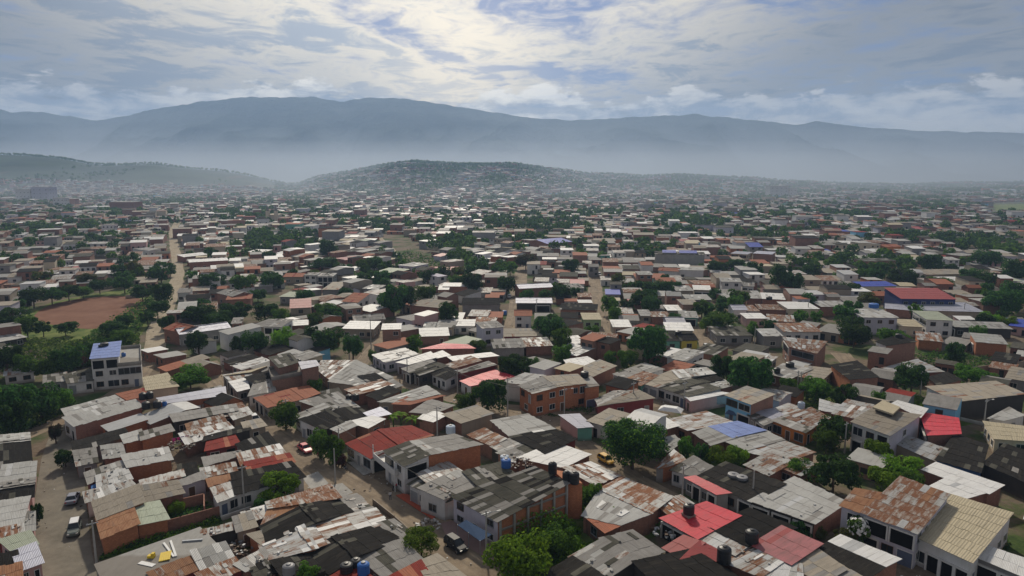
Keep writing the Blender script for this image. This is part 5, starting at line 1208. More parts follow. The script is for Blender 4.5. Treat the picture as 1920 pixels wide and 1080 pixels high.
scrub('undergrowth', '0,770 130,735 150,770 60,805 0,812', 2500, .35, 1.4, ['leafdark', 'leafmid'], 7)
scrub('undergrowth', '1625,745 1700,738 1790,772 1760,785 1640,758', 2600, .26, 1.5, ['leafbright', 'leafmid'], 8)
scrub('undergrowth', '1450,745 1500,730 1600,740 1650,760 1620,775 1500,765', 2600, .28, 1.3, ['leafmid', 'leafbright', 'leafdark'], 9)
scrub('undergrowth', '1640,670 1760,690 1880,700 1920,720 1920,690 1800,660', 3000, .35, 1.4, ['leafmid', 'leafdark'], 10)
scrub('undergrowth', '1010,770 1075,760 1120,766 1100,778 1030,782', 900, .22, .6, ['leafmid', 'leafdark'], 11)
scrub('undergrowth', '1240,700 1330,690 1380,720 1330,690 1290,670 1200,665', 2000, .3, 1.4, ['leafdark', 'leafmid'], 12)
scrub('undergrowth', '1270,850 1320,860 1400,880 1330,900 1270,880', 1200, .24, 1.1, ['leafbright', 'leafmid'], 13)
scrub('undergrowth', '1850,985 1870,1000 1910,1030 1880,1040 1845,1015', 700, .22, 1.0, ['leafolive', 'leafdark'], 14)
scrub('undergrowth', '760,470 800,480 850,500 800,512 740,490', 1500, .6, 1.5, ['leafmid', 'leafdark'], 15)
# ---------------------------------------------------------------- things on roofs and in the streets
def find(s): return next(o for o in COL.objects if str(o.get('label', '')).startswith(s))
# concrete frame, awning and kerb of the warehouse; balcony of the corner house
wh = find('warehouse'); A, B = G(934, 975, 4.4), G(1062, 906, 6.4); cN = sum((G(852,931,4.4), G(934,975,4.4), G(1062,906,6.4), G(1000,877,6.4)), Vector()) / 4
mb = MB(); A2 = A + (cN - A).normalized() * .22; B2 = B + (cN - B).normalized() * .22; t = Vector((B2.x - A2.x, B2.y - A2.y, 0)); L = t.length; t /= L; nr = Vector((t.y, -t.x, 0)); 
if nr.dot(A2 - cN) < 0: nr = -nr
ang = math.atan2(t.y, t.x)
for k in range(6):
    s = k / 5; p = A2 + (B2 - A2) * s + nr * .42; mb.box((p.x, p.y, 0), .34, .3, (A2.z + (B2.z - A2.z) * s) - .12, 0, ang)
for s0, s1, z in ((0, 1, 2.7), (.38, 1, 4.75)):
    p = A2 + (B2 - A2) * (s0 + s1) / 2 + nr * .42; mb.box((p.x, p.y, z), L * (s1 - s0), .24, .26, 0, ang)
o = mb.build('frame', MAT['conc'], wh); o.location = -wh.location
E0, E1 = G(862, 938, 4.0), G(930, 973, 4.0); tt = (E1 - E0).normalized(); out = Vector((tt.y, -tt.x, 0)); 
if out.dot(E0 - cN) < 0: out = -out
mb = MB(); p = [G(874, 975, 3.0), G(922, 1003, 3.0), G(900, 1015, 2.3), G(858, 985, 2.3)]
mb.prism([q + Vector((0, 0, .05)) for q in p], p, 0)
o = mb.build('awning', MAT['awnblue'], wh); o.location = -wh.location
mb = MB()
for q in (p[2], p[3], (p[2] + p[3]) / 2): mb.tube([Vector((q.x, q.y, 0)), Vector((q.x, q.y, 2.42))], .045, 6)
o = mb.build('awning_post', MAT['steel'], wh); o.location = -wh.location
mb = MB(); q = [G(1064, 905, 6.2), G(1092, 906, 6.2), G(1072, 886, 6.2), G(1034, 880, 6.2)]
mb.prism(q, [v - Vector((0, 0, 6.4)) for v in q], 0); o = mb.build('tank_tower', MAT['obrick'], wh); o.location = -wh.location
ch = find('two storey corner house'); mb = MB(); P = [G(700, 858, 3.0), G(740, 892, 3.0), G(758, 884, 3.0), G(724, 852, 3.0)]
mb.prism(P, [v - Vector((0, 0, .2)) for v in P], 0)
for a, b in ((P[0], P[1]), (P[1], P[2]), (P[3], P[0])):
    m_ = (a + b) / 2; mb.box((m_.x, m_.y, 3.0), (b - a).length, .12, .95, 0, math.atan2((b - a).y, (b - a).x))
for v in P[:3]: mb.tube([Vector((v.x, v.y, 0)), Vector((v.x, v.y, 5.5))], .1, 8)
o = mb.build('balcony', MAT['trimw'], ch); o.location = -ch.location
# red tiled terrace in front of the row house, kerbs
mb = MB(); q = [G(742, 930), G(760, 926), G(824, 960), G(812, 976)]
for v in q: v.z = .16
mb.prism(q, [Vector((v.x, v.y, 0)) for v in q], 0); tag(mb.build('terrace', MAT['redtile']), 'orange red tiled terrace step before the mossy row house', 'terrace')
mb = MB(); q = [G(652, 868), G(682, 893), G(706, 884), G(724, 876), G(700, 862)]
for v in q: v.z = .18
mb.prism(q, [Vector((v.x, v.y, 0)) for v in q], 0); tag(mb.build('porch_step', MAT['slab']), 'raised pale porch floor in front of the dark red gable house', 'porch')
# water tanks
def tank(label, x, y, h, kind='tankblack', r=.62, ht=1.25, stand=.0, lid='tankblack', group=None):
    p = G(x, y, h); root = tag(empty('water_tank', p), label, 'water tank', group)
    mb = MB(); b = stand
    mb.lathe((0, 0, b), [(r * .94, 0), (r, .08), (r * 1.0, ht * .3), (r * .97, ht * .33), (r, ht * .36), (r, ht * .62), (r * .97, ht * .65), (r, ht * .68), (r * .98, ht * .9), (r * .72, ht), (.28, ht * 1.06)], 20)
    mb.build('body', MAT[kind], root, True)
    mb = MB(); mb.lathe((0, 0, b + ht * 1.05), [(.30, 0), (.31, .07), (.26, .11), (.02, .13)], 14); mb.build('lid', MAT[lid], root, True)
    if stand: 
        mb = MB(); mb.box((0, 0, 0), 1.5, 1.5, stand, 0, .5); mb.build('stand', MAT['conc'], root)
    return root
TK = [('first tall black tank from the left on the warehouse corner', 1036, 888, 6.2, 'tankblack', .72, 1.9), ('black tank in the middle of the warehouse corner row', 1062, 901, 6.2, 'tankblack', .66, 1.5), ('black tank at the street end of the warehouse corner row', 1077, 906, 6.2, 'tankblack', .78, 1.8),
      ('black tank on a stand on the bright red roof', 1291, 967, 3.3, 'tankblack', .85, 1.5), ('black tank between the black roof and the pink roof', 1409, 1018, 3.0, 'tankblack', .95, 1.9), ('tall black tank beside the dull red folded roof', 1357, 1054, 3.0, 'tankblack', .95, 2.2),
      ('black tank with a grey lid at the bottom edge, leftmost of four', 542, 1076, 3.2, 'tanklid', .8, 1.3), ('black tank with a shiny lid beside the blue tank', 650, 1074, 3.2, 'tankblack', .85, 1.3), ('black tank behind the blue tank at the bottom edge', 668, 1064, 3.2, 'tankblack', .75, 1.2), ('bright blue tank with a pale top at the bottom edge', 682, 1078, 3.2, 'tankblue', .8, 1.7),
      ('blue tank on the dark roof behind the warehouse', 949, 876, 4.3, 'tankblue', .85, 1.5), ('pale blue round tank behind the grey corner roof', 845, 812, 3.2, 'tankpale', .95, 1.6), ('pale tank lid top beside the warehouse blue tank', 946, 864, 3.4, 'tankpale', .8, 1.0),
      ('flat grey tank lid, left one of two on the wide black roof', 1375, 893, 3.5, 'tanklid', .95, .5), ('flat grey tank lid, right one of two on the wide black roof', 1391, 898, 3.5, 'tanklid', .95, .5),
      ('black tank on the orange brick house annex', 1096, 707, 5.3, 'tankblack', 1.0, 1.4), ('black tank nearest the cream roofed house in the tank row', 268, 749, 3.6, 'tankblack', .8, 1.5), ('black tank right in the back of the tank row', 281, 747, 3.6, 'tankblack', .8, 1.5), ('black tank in front of the tank row', 274, 766, 3.6, 'tankblack', .85, 1.5), ('black tank by the blue drum of the tank row', 295, 764, 3.6, 'tankblack', .85, 1.5), ('blue drum at the end of the black tank row', 309, 762, 3.4, 'tankblue', .5, 1.1),
      ('black tank on the middle block by the mossy scrap roof', 667, 750, 3.6, 'tankblack', .8, 1.4), ('second black tank left of it over the dark folded roof', 654, 748, 3.4, 'tankblack', .7, 1.0), ('blue drum in the yard behind the bungalow', 1502, 766, 3.0, 'tankpale', .75, 1.5), ('small blue drum in the banana yard', 1461, 754, 1.2, 'tankblue', .6, 1.0), ('second small blue drum in the banana yard', 1471, 756, 1.0, 'tankblue', .5, .8),
      ('black tank on the tall brick house end wall roof', 1685, 633, 6.8, 'tankblack', .95, 1.1), ('wide bright blue tank on the blue window band house', 1638, 577, 6.5, 'tankblue', 1.7, 1.6), ('black drum on the blue roofed apartment house', 196, 648, 8.9, 'tankblack', 1.0, .8), ('second black drum on the blue roofed apartment house', 190, 651, 8.7, 'tankblack', .7, .7), ('blue barrel on the apartment house terrace', 232, 668, 5.9, 'tankblue', .55, 1.0),
      ('black drum on the yard house roof by the brick upper house', 1481, 688, 3.3, 'tankblack', 1.1, 1.3), ('black drum further down the yard house roof', 1457, 699, 3.2, 'tankblack', .8, 1.3), ('black tank on the purple grey gabled house', 1272, 628, 3.9, 'tankblack', 1.0, 1.3), ('dark blue drum by the straight dirt street', 946, 590, .0, 'tankblue', .9, 1.6), ('black tank on the brick terrace house', 560, 682, 5.0, 'tankblack', .7, 1.2),
      ('black tank on the small pale drum roof house', 1400, 562, 3.8, 'tankblack', 1.1, 1.2), ('black tank on the long white sloping roof', 1442, 562, 3.9, 'tankblack', 1.2, 1.3)]
for a in TK: tank(*a[:4], a[4], a[5], a[6], .35 if 'stand' in a[0] else 0, 'tanklid' if a[4] != 'tankblack' else 'tankblack')
# poles
def pole(label, x, y, ytop, lamp=False, arm=True):
    p = G(x, y); dep = proj(p)[2]; h = max(6.5, min(10.5, (y - ytop) * dep / F / math.cos(PITCH)))
    root = tag(empty('utility_pole', p), label, 'utility pole')
    mb = MB(); mb.tube([Vector((0, 0, -.2)), Vector((0, 0, h))], [.17, .10], 10); mb.build('shaft', MAT['pole'], root, True)
    if arm:
        mb = MB(); mb.box((0, 0, h - .5), 1.5, .09, .1, 0, .6)
        for s in (-.6, 0, .6): mb.box((s * math.cos(.6), s * math.sin(.6), h - .4), .07, .07, .16)
        mb.build('crossarm', MAT['steel'], root)
    if lamp:
        mb = MB(); mb.tube([Vector((0, 0, h - .9)), Vector((.8, .3, h - .4)), Vector((1.6, .6, h - .35))], .04, 6); mb.build('lamp_arm', MAT['steel'], root)
        mb = MB(); mb.box((1.8, .66, h - .45), .6, .22, .13, 0, .36); mb.build('lamp_head', MAT['trimw'], root)
for a in (('leaning grey pole beside the alley on the left street', 181, 1056, 985), ('pole in front of the white walled black roofed house', 459, 958, 868, False, True), ('thin pole standing in the middle of the dirt junction', 629, 906, 858, False, False), ('pole in front of the olive tree by the gable houses', 538, 802, 756), ('pole beside the bushy kerb tree at the red gable house', 637, 868, 800), ('pole with a lamp arm beside the blue awning', 912, 1044, 952, True), ('tall pole by the white gable wall on the dirt square', 952, 784, 706), ('short pole by the pale tank and red gable house', 820, 818, 778, False, False), ('pole in front of the two storey orange brick house', 1058, 778, 736, True), ('pole before the tan roofed brick house on the square', 1187, 766, 728), ('pole before the grey long row house on the square', 1282, 766, 714), ('pole on the kerb of the weedy street opposite the red canopy', 1279, 939, 872), ('thin pole at the black roofed house with lids', 1410, 952, 918, False, False), ('lamp pole by the broad dark grey tree on the upper street', 655, 674, 626, True), ('pole in front of the grey mossy row on the upper street', 764, 714, 672), ('lamp pole beside the dark tree before the colonnade building', 1725, 744, 700, True), ('pole with a white box beside the tan flat roofed house', 1583, 850, 798), ('green based pole beside the cream water tower roof', 1844, 802, 746, True), ('pole among the trees at the left edge', 23, 692, 660), ('thin pole on the corner of the pink brick cube house', 696, 655, 596, False, False), ('pole in the wide dark twin trees', 754, 590, 558), ('pole by the yard of the blue drums', 1500, 744, 705), ('second pole by the yard of the blue drums', 1494, 742, 712), ('pole in front of the arched white roof hall', 1514, 596, 560), ('pole by the grey long roof before the hangar', 1806, 600, 568), ('pole in front of the mossy roof building', 1414, 655, 612, False, False), ('pole on the upper street beside the tan arched wall', 858, 738, 708), ('pole at the edge of the right trees by the hangar', 1912, 585, 556), ('pole beside the small gable by the red car', 1006, 592, 560)): pole(*a)
# vehicles
def loft(mb, secs, m=0):
    """secs: (x, half width, z bottom, z top); rounded box sections along x"""
    rings = []
    for x, w, z0, z1 in secs:
        c = min(.14, w * .3, (z1 - z0) * .3)
        rings.append([Vector((x, y, z)) for y, z in ((-w + c, z0), (w - c, z0), (w, z0 + c), (w, z1 - c), (w - c, z1), (-w + c, z1), (-w, z1 - c), (-w, z0 + c))])
    for A, B in zip(rings, rings[1:]):
        for k in range(8): mb.face((A[k], A[(k + 1) % 8], B[(k + 1) % 8], B[k]), m)
    mb.face(rings[0], m); mb.face(rings[-1][::-1], m)
def car(label, p, heading, paint, roofpaint=None, kind='sedan', name='parked_car', cat='car'):
    root = tag(empty(name, p + Vector((0, 0, .05)), heading), label, cat)
    H = {'sedan': 1.42, 'hatch': 1.46, 'suv': 1.72}[kind]; bz = .92 if kind != 'suv' else 1.06
    mb = MB(); L = 2.12 if kind != 'hatch' else 1.85
    rear = [(-L, .70, .42, bz - .12), (-L + .10, .82, .30, bz - .02), (-L + .5, .86, .27, bz + .02)] if kind == 'sedan' else [(-L, .74, .42, bz - .05), (-L + .08, .84, .30, bz + .02), (-L + .4, .86, .27, bz + .03)]
    loft(mb, rear + [(-.6, .87, .25, bz + .02), (.75, .87, .25, bz), (L - .75, .86, .26, bz - .10), (L - .2, .82, .28, bz - .18), (L, .72, .36, bz - .28)])
    x0, x1 = (-L + .55, .95) if kind == 'sedan' else (-L + .08, .98); t0, t1 = (-1.05, .32) if kind == 'sedan' else (x0 + .35, .34)
    R4 = [Vector((t0, -.60, H - .05)), Vector((t1, -.60, H - .06)), Vector((t1, .60, H - .06)), Vector((t0, .60, H - .05))]; B4 = [Vector((x0, -.80, bz)), Vector((x1, -.80, bz - .04)), Vector((x1, .80, bz - .04)), Vector((x0, .80, bz))]
    body = mb
    for a, b in zip(R4, B4):                                   # pillars
        d = Vector((0, .05 if a.y < 0 else -.05, 0)); body.tube([b + d * .2, a], .055, 5)
    for y in (-1, 1):
        xm = (t0 + t1) / 2 - .1; body.tube([Vector((xm, y * .80, bz)), Vector((xm, y * .61, H - .05))], .05, 5)
    body.build('body', MAT[paint], root, False)
    g = MB(); sh = lambda v, k: Vector((v.x * 1, v.y * k, v.z))
    g.prism([sh(v, .985) - Vector((0, 0, .02)) for v in R4], [sh(v, .985) - Vector((0, 0, .05)) for v in B4], 0); g.build('windows', MAT['glass'], root)
    rf = MB(); q = [Vector((t0 - .06, -.61, H - .07)), Vector((t1 + .06, -.61, H - .08)), Vector((t1 + .06, .61, H - .08)), Vector((t0 - .06, .61, H - .07))]
    tq = [Vector((v.x * .93, v.y * .86, H)) for v in q]; rf.prism(tq, q, 0); rf.build('roof', MAT[roofpaint or paint], root)
    r = .31 if kind != 'suv' else .37
    for sx in (-1.28, 1.3):
        for sy in (-1, 1):
            w = MB(); w.tube([Vector((sx * L / 2.1, sy * .70, r)), Vector((sx * L / 2.1, sy * .885, r))], r, 18); wo = w.build('wheel', MAT['tyre'], root)
            w = MB(); w.tube([Vector((sx * L / 2.1, sy * .70, r)), Vector((sx * L / 2.1, sy * .895, r))], r * .6, 12); w.build('rim', MAT['chrome'], wo)
    for sy in (-1, 1):
        h = MB(); h.box((L - .06, sy * .56, bz - .42), .16, .30, .15); h.build('headlight', MAT['lamp'], root)
        h = MB(); h.box((-L + .04, sy * .62, bz - .26), .12, .24, .16); h.build('tail_light', MAT['taillamp'], root)
        h = MB(); h.box((.72, sy * .93, bz + .02), .12, .16, .12); h.build('mirror', MAT[paint], root)
    return root
car('red saloon car driving on the dirt street past the bushy trees', G(572, 846), R(-50), 'carred')
car('shiny black car parked beside the round street tree', G(855, 1029), R(-50), 'carblack', None, 'suv')
car('yellow hatchback taxi parked beside the great round tree', G(1136, 867), R(-60), 'caryellow', None, 'hatch')
car('silver lilac saloon parked at the kerb of the left street', G(137, 940), R(112), 'carsilver')
car('dark green jeep with a white roof on the left street', G(140, 998), R(-64), 'cargreen', 'carwhite', 'suv')
car('white car parked at the head of the diagonal street', G(478, 790), R(-56), 'carwhite', None, 'hatch')
car('white jeep driving down the lane by the yellow front', G(1325, 656), R(-95), 'carwhite', None, 'suv')
car('white car parked on the second dirt street', G(1124, 517), R(-90), 'carwhite', None, 'suv')
car('dark car parked beside the white car on the second dirt street', G(1114, 518), R(-90), 'carblack', None, 'sedan')
car('white car on the straight dirt street', G(955, 558), R(90), 'carwhite', None, 'hatch')
# covered truck and canopies on the dirt square
tr = tag(empty('covered_truck', G(1346, 762), R(8)), 'dark grey tarpaulin covered truck behind the white awning shop', 'truck')
mb = MB(); mb.box((-1.0, 0, .9), 5.0, 2.2, 1.9)
for k in range(6): mb.box((-3.4 + k * .95, 0, .88), .08, 2.26, 1.98)
mb.build('cargo_cover', MAT['steel'], tr); mb = MB(); loft(mb, [(1.6, 1.05, .6, 2.3), (2.2, 1.05, .6, 2.3), (2.9, 1.0, .6, 1.5), (3.2, .95, .6, 1.3)]); mb.build('cab', MAT['carsilver'], tr)
mb = MB(); mb.box((2.55, 0, 1.5), .5, 1.8, .65); mb.build('windscreen', MAT['glass'], tr)
for sx in (-2.4, -1.4, 2.2):
    for sy in (-1, 1):
        w = MB(); w.tube([Vector((sx, sy * .75, .45)), Vector((sx, sy * 1.05, .45))], .45, 16); w.build('wheel', MAT['tyre'], tr)
def canopy(label, p, sx, sy, h, mat, rz):
    root = tag(empty('canopy', p, rz), label, 'canopy'); mb = MB(); e = [Vector((-sx, -sy, h)), Vector((sx, -sy, h)), Vector((sx, sy, h)), Vector((-sx, sy, h))]; tp = [Vector((v.x * .55, v.y * .5, h + .7)) for v in e]
    mb.prism(tp, e, 0); mb.build('cover', MAT[mat], root)
    for v in e:
        l = MB(); l.tube([Vector((v.x * .95, v.y * .95, 0)), Vector((v.x * .95, v.y * .95, h + .02))], .05, 6); l.build('leg', MAT['steel'], root)
canopy('white topped market canopy on the dirt square', G(1257, 784), 2.6, 1.6, 2.0, 'pipe', R(-25))
canopy('small blue green canopy in front of the sky blue shop', G(1371, 788), 1.3, 1.0, 1.6, 'awnblue', R(-30))
# people
def person(label, p, face, top, legs, hold=None, arms=((-.34, .05), (.34, .1))):
    root_loc = p; me = bpy.data.meshes.new('person'); 
    V = [(0, 0, .92), (0, 0, 1.15), (0, .01, 1.38), (0, .02, 1.50), (0, .0, 1.62), (0, .01, 1.72),
         (.10, 0, .86), (.13, .06, .48), (.13, .0, .07), (.13, -.15, .04), (-.10, 0, .86), (-.13, -.05, .48), (-.13, .06, .07), (-.13, -.09, .04),
         (.19, 0, 1.40), (.26, .03, 1.13), (.27, -.10, .90), (.27, -.14, .80), (-.19, 0, 1.40), (-.26, .03, 1.13), (-.25, -.08, .90), (-.25, -.12, .80)]
    E_ = [(0, 1), (1, 2), (2, 3), (3, 4), (4, 5), (0, 6), (6, 7), (7, 8), (8, 9), (0, 10), (10, 11), (11, 12), (12, 13), (2, 14), (14, 15), (15, 16), (16, 17), (2, 18), (18, 19), (19, 20), (20, 21)]
    Rr = [.15, .14, .155, .058, .095, .085, .085, .062, .045, .04, .085, .062, .045, .04, .062, .045, .034, .038, .062, .045, .034, .038]
    me.from_pydata(V, E_, []); o = bpy.data.objects.new('person', me); COL.objects.link(o)
    md = o.modifiers.new('skin', 'SKIN'); o.modifiers.new('sub', 'SUBSURF').levels = 1; o.modifiers['sub'].render_levels = 1
    for i, r in enumerate(Rr): me.skin_vertices[0].data[i].radius = (r, r * (.72 if i in (0, 1, 2) else 1))
    me.skin_vertices[0].data[0].use_root = True
    dg = bpy.context.evaluated_depsgraph_get(); nm = bpy.data.meshes.new_from_object(o.evaluated_get(dg)); bpy.data.objects.remove(o)
    nm.materials.clear()
    for m in ('skin', top, legs, 'hair', 'dark'): nm.materials.append(MAT[m])
    for f in nm.polygons:
        c = f.center; z = c.z
        f.material_index = 2 if z < .98 and abs(c.x) < .2 and z > .1 else (4 if z <= .1 else (1 if z < 1.47 and z > 1.05 and abs(c.x) < .3 or (z >= .9 and abs(c.x) < .19 and z < 1.47) else (3 if (z > 1.66 or (z > 1.56 and c.y > .03)) else 0)))
    nm.polygons.foreach_set('use_smooth', [True] * len(nm.polygons))
    po = bpy.data.objects.new('person', nm); COL.objects.link(po); po.location = p; po.rotation_euler = (0, 0, face); tag(po, label, 'person')
person('person in a white shirt standing in the street by the red terrace', G(732, 938), R(200), 'clothw', 'clothd')
person('person in a dull red shirt and pale trousers walking behind the red car', G(597, 862), R(30), 'clothr', 'cloths')
person('person in dark clothes standing on the upper street slab', G(750, 722), R(120), 'clothd', 'clothd')
def moto(label, p, rz, paint):
    root = tag(empty('motorcycle', p, rz), label, 'motorcycle')
    for x in (-.62, .66):
        w = MB(); n = 18
        for k in range(n):
            a, b = 2 * math.pi * k / n, 2 * math.pi * (k + 1) / n
            w.tube([Vector((x + .27 * math.cos(a), 0, .31 + .27 * math.sin(a))), Vector((x + .27 * math.cos(b), 0, .31 + .27 * math.sin(b)))], .05, 6, 0, False)
        for k in range(3): w.tube([Vector((x + .25 * math.cos(k * 1.05), 0, .31 + .25 * math.sin(k * 1.05))), Vector((x - .25 * math.cos(k * 1.05), 0, .31 - .25 * math.sin(k * 1.05)))], .015, 4)
        w.build('wheel', MAT['tyre'], root)
    mb = MB(); mb.tube([Vector((.66, 0, .31)), Vector((.42, 0, .95))], .035, 6); mb.tube([Vector((.42, 0, .85)), Vector((0, 0, .42)), Vector((-.62, 0, .31))], .05, 6); mb.box((-.02, 0, .3), .4, .24, .3); mb.build('frame', MAT['steel'], root)
    mb = MB(); loft(mb, [(-.05, .08, .68, .86), (.15, .15, .66, .92), (.4, .10, .72, .92)]); mb.build('fuel_tank', MAT[paint], root)
    mb = MB(); loft(mb, [(-.72, .08, .72, .84), (-.4, .13, .70, .82), (0, .11, .70, .80)]); mb.build('seat', MAT['dark'], root)
    mb = MB(); mb.tube([Vector((.36, -.36, 1.02)), Vector((.44, 0, .97)), Vector((.36, .36, 1.02))], .022, 6); mb.build('handlebar', MAT['dark'], root)
moto('dark motorcycle parked at the porch step of the red gable house', G(646, 881), R(-40), 'carblack')
moto('motorcycle parked under the balcony of the corner house', G(742, 918), R(60), 'carred')
# walls, heaps, sheets, pipes, washing
def gwall(label, pts, h, mat, name='garden_wall'):
    P = px(pts); mb = MB()
    for a, b in zip(P, P[1:]):
        d = b - a; n = Vector((-d.y, d.x, 0)).normalized() * .09; e = d.normalized() * .09
        top = [a - n - e + Vector((0, 0, h)), b - n + e + Vector((0, 0, h)), b + n + e + Vector((0, 0, h)), a + n - e + Vector((0, 0, h))]
        bot = [Vector((v.x, v.y, -.2)) for v in top]
        L = d.length
        mb.face(top, 0, [(v.x, v.y) for v in top])
        for i in range(4):
            j = (i + 1) % 4; l = (bot[j] - bot[i]).length; mb.face((bot[i], bot[j], top[j], top[i]), 0, [(0, -.2), (l, -.2), (l, h), (0, h)])
    tag(mb.build(name, MAT[mat]), label, 'wall')
gwall('long low brick garden wall beside the alley in the left block', '266,1010 340,990 412,970', 1.9, 'brick')
gwall('brick wall around the green walled yard of the left block', '318,960 384,944 384,968', 1.8, 'brick')
gwall('pale wall along the white walled house gate', '416,976 470,958', .8, 'white')
gwall('pale wall of the lot behind the dirt pitch', '160,548 226,538 228,532', 2.2, 'ctan')
gwall('low brick wall before the diagonal street curve', '700,946 740,978 764,1000', 1.0, 'ctan')
gwall('brick yard wall below the brick upper house', '1470,668 1530,684', 2.2, 'brick')
gwall('long rough brick wall among trees at the right edge', '1810,704 1925,690', 2.2, 'ctan')
gwall('white kerb wall beside the weedy street', '1212,930 1262,956', .4, 'white')
gwall('low pale wall in front of the colonnade building', '1785,785 1850,800', .8, 'white')
gwall('brick wall round the dark yard of the bottom left block', '446,1002 490,990 500,1020', 1.9, 'brick')
gwall('brown wall along the field side of the dirt track', '236,560 280,556', 1.6, 'ctan')
def heap(label, x, y, r, n, mats, h=0.0):
    rnd = random.Random(int(x * 3 + y)); mb = MB(); p = G(x, y, h)
    for _ in range(n):
        a, q = rnd.uniform(0, 6.28), r * math.sqrt(rnd.random()); s = rnd.uniform(.12, .5); z = max(0, (1 - q / r)) * r * .35
        mb.box((q * math.cos(a), q * math.sin(a), z * rnd.random()), s, s * rnd.uniform(.5, 1.2), s * rnd.uniform(.3, .8), rnd.randrange(len(mats)), rnd.uniform(0, 3))
    o = mb.build('rubble_heap', [MAT[m] for m in mats]); o.location = p; tag(o, label, 'rubble heap'); o['kind'] = 'stuff'
heap('pale rubble heap on the street edge by the round street tree', 800, 986, 2.2, 60, ['rubble', 'trimw'])
heap('stone heap among the rust roofs of the left block', 334, 838, 3.0, 90, ['rubble', 'conc', 'bark'], 2.4)
heap('heap of broken sheets and blocks by the tan block', 444, 1030, 2.5, 70, ['rubble', 'steel', 'wood'], 1.0)
heap('white rubble and boards by the bright white small roof', 872, 752, 2.6, 60, ['trimw', 'rubble', 'wood'], 1.0)
heap('pale rubble strip at the head of the upper street', 694, 690, 2.4, 60, ['rubble', 'trimw'])
heap('scrap heap on the roof edge beside the warehouse tanks', 975, 868, 2.4, 50, ['rubble', 'wood', 'trimw'], 3.4)
heap('broken tiles heap at the yard of the bottom left corner', 380, 900, 2.4, 60, ['rubble', 'wood', 'orust'], 1.5)
heap('white plastic and pipe scrap beside the bright red roof', 1246, 1000, 2.0, 40, ['trimw', 'wood', 'steel'], 1.5)
def bar(label, name, cat, a, b, w, t, mat):
    d = b - a; mb = MB(); mb.box((0, 0, 0), d.length, w, t); o = mb.build(name, MAT[mat]); o.location = (a + b) / 2; o.rotation_euler = (0, 0, math.atan2(d.y, d.x)); tag(o, label, cat)
bar('white pipe lying left of its twin on the deck roof', 'pipe', 'pipe', G(307, 1019, 2.82), G(326, 1045, 2.82), .28, .16, 'pipe')
bar('white pipe lying right of its twin on the deck roof', 'pipe', 'pipe', G(320, 1015, 2.82), G(330, 1044, 2.82), .28, .16, 'pipe')
bar('short wide white board near the deck roof front edge', 'board', 'board', G(262, 1055, 2.82), G(289, 1061, 2.82), .7, .08, 'pipe')
bar('dark steel beam on the far end of the deck roof', 'beam', 'beam', G(342, 1016, 2.82), G(380, 1013, 2.82), .25, .2, 'steel')
mb = MB()
for k in range(5): mb.box((k * .28 - .56, 0, 0.02 * k), .26, 2.3, .12)
o = mb.build('yellow_sheets', MAT['yelpaint']); o.location = G(310, 1044, 2.83); o.rotation_euler = (0, 0, R(20)); tag(o, 'stack of yellow ribbed sheets on the grey deck roof', 'sheets')
mb = MB(); mb.box((0, 0, 0), .9, .6, .35); mb.box((.2, .1, .35), .4, .5, .25); o = mb.build('yellow_drum_stack', MAT['yelpaint']); o.location = G(284, 1045, 2.83); tag(o, 'small yellow box pile left of the yellow ribbed sheets', 'boxes')
def washing(label, x0, y0, x1, y1, h, cols):
    a, b = G(x0, y0, h), G(x1, y1, h); root = tag(empty('clothes_line', (a + b) / 2), label, 'washing'); rnd = random.Random(int(x0))
    mb = MB(); mb.tube([a - root.location, b - root.location], .015, 5)
    for v in (a, b): mb.tube([v - root.location, Vector((v.x - root.location.x, v.y - root.location.y, -h))], .04, 6)
    mb.build('line', MAT['steel'], root); n = len(cols); d = (b - a)
    for k, c in enumerate(cols):
        mb = MB(); s0, s1 = (k + .1) / n, (k + .9) / n; p, q = a + d * s0 - root.location, a + d * s1 - root.location; dn = Vector((.12, -.3, -rnd.uniform(.8, 1.2)))
        m0, m1 = p + dn * .5 + Vector((.05, .05, 0)), q + dn * .5 + Vector((-.05, .08, 0))
        mb.face((m0, m1, q, p)); mb.face((p + dn, q + dn, m1, m0)); mb.build('cloth', MAT[c], root)
washing('pink and violet washing hung over the left block yard', 322, 822, 354, 816, 3.2, ['cloth_pink', 'cloth_pink', 'cloth_viol', 'cloth_pink'])
washing('pale washing hung along the brick wall by the tank row', 356, 764, 382, 758, 2.2, ['clothw', 'clothd', 'clothw', 'clothw', 'cloths'])
mb = MB(); p = [G(170, 910, 2.5), G(183, 906, 2.5), G(185, 914, 2.2), G(171, 918, 2.2)]; mb.prism(p, [v - Vector((0, 0, .05)) for v in p]); 
for v in p: mb.tube([Vector((v.x, v.y, 0)), v], .03, 5)
tag(mb.build('awning', MAT['wblue']), 'small blue awning on posts at the left street', 'awning')
# stair hut on the flat tan roof
mb = MB(); q = [G(1636, 766, 6.9), G(1674, 779, 6.9), G(1688, 766, 6.9), G(1655, 753, 6.9)]; mb.prism([v + Vector((0, 0, .35)) for v in q], q, 0)
c = sum(q, Vector()) / 4; mb.prism([c + (v - c) * .8 for v in q], [c + (v - c) * .8 - Vector((0, 0, .8)) for v in q], 1)
o = mb.build('stair_hut', [MAT['cream'], MAT['shed']], find('big tan flat')); o.location = -find('big tan flat').location
# turquoise banner and end wall of the hangar
hg = find('red roofed hangar'); a, b = G(1712, 566, 5.0), G(1750, 566, 5.0); mb = MB(); d = b - a; a = a - Vector((0, .35, 0)); mb.box(((a + b) / 2 - Vector((0, .2, 2.6))), d.length, .1, 3.2); o = mb.build('banner', MAT['teal'], hg); o.location = -hg.location
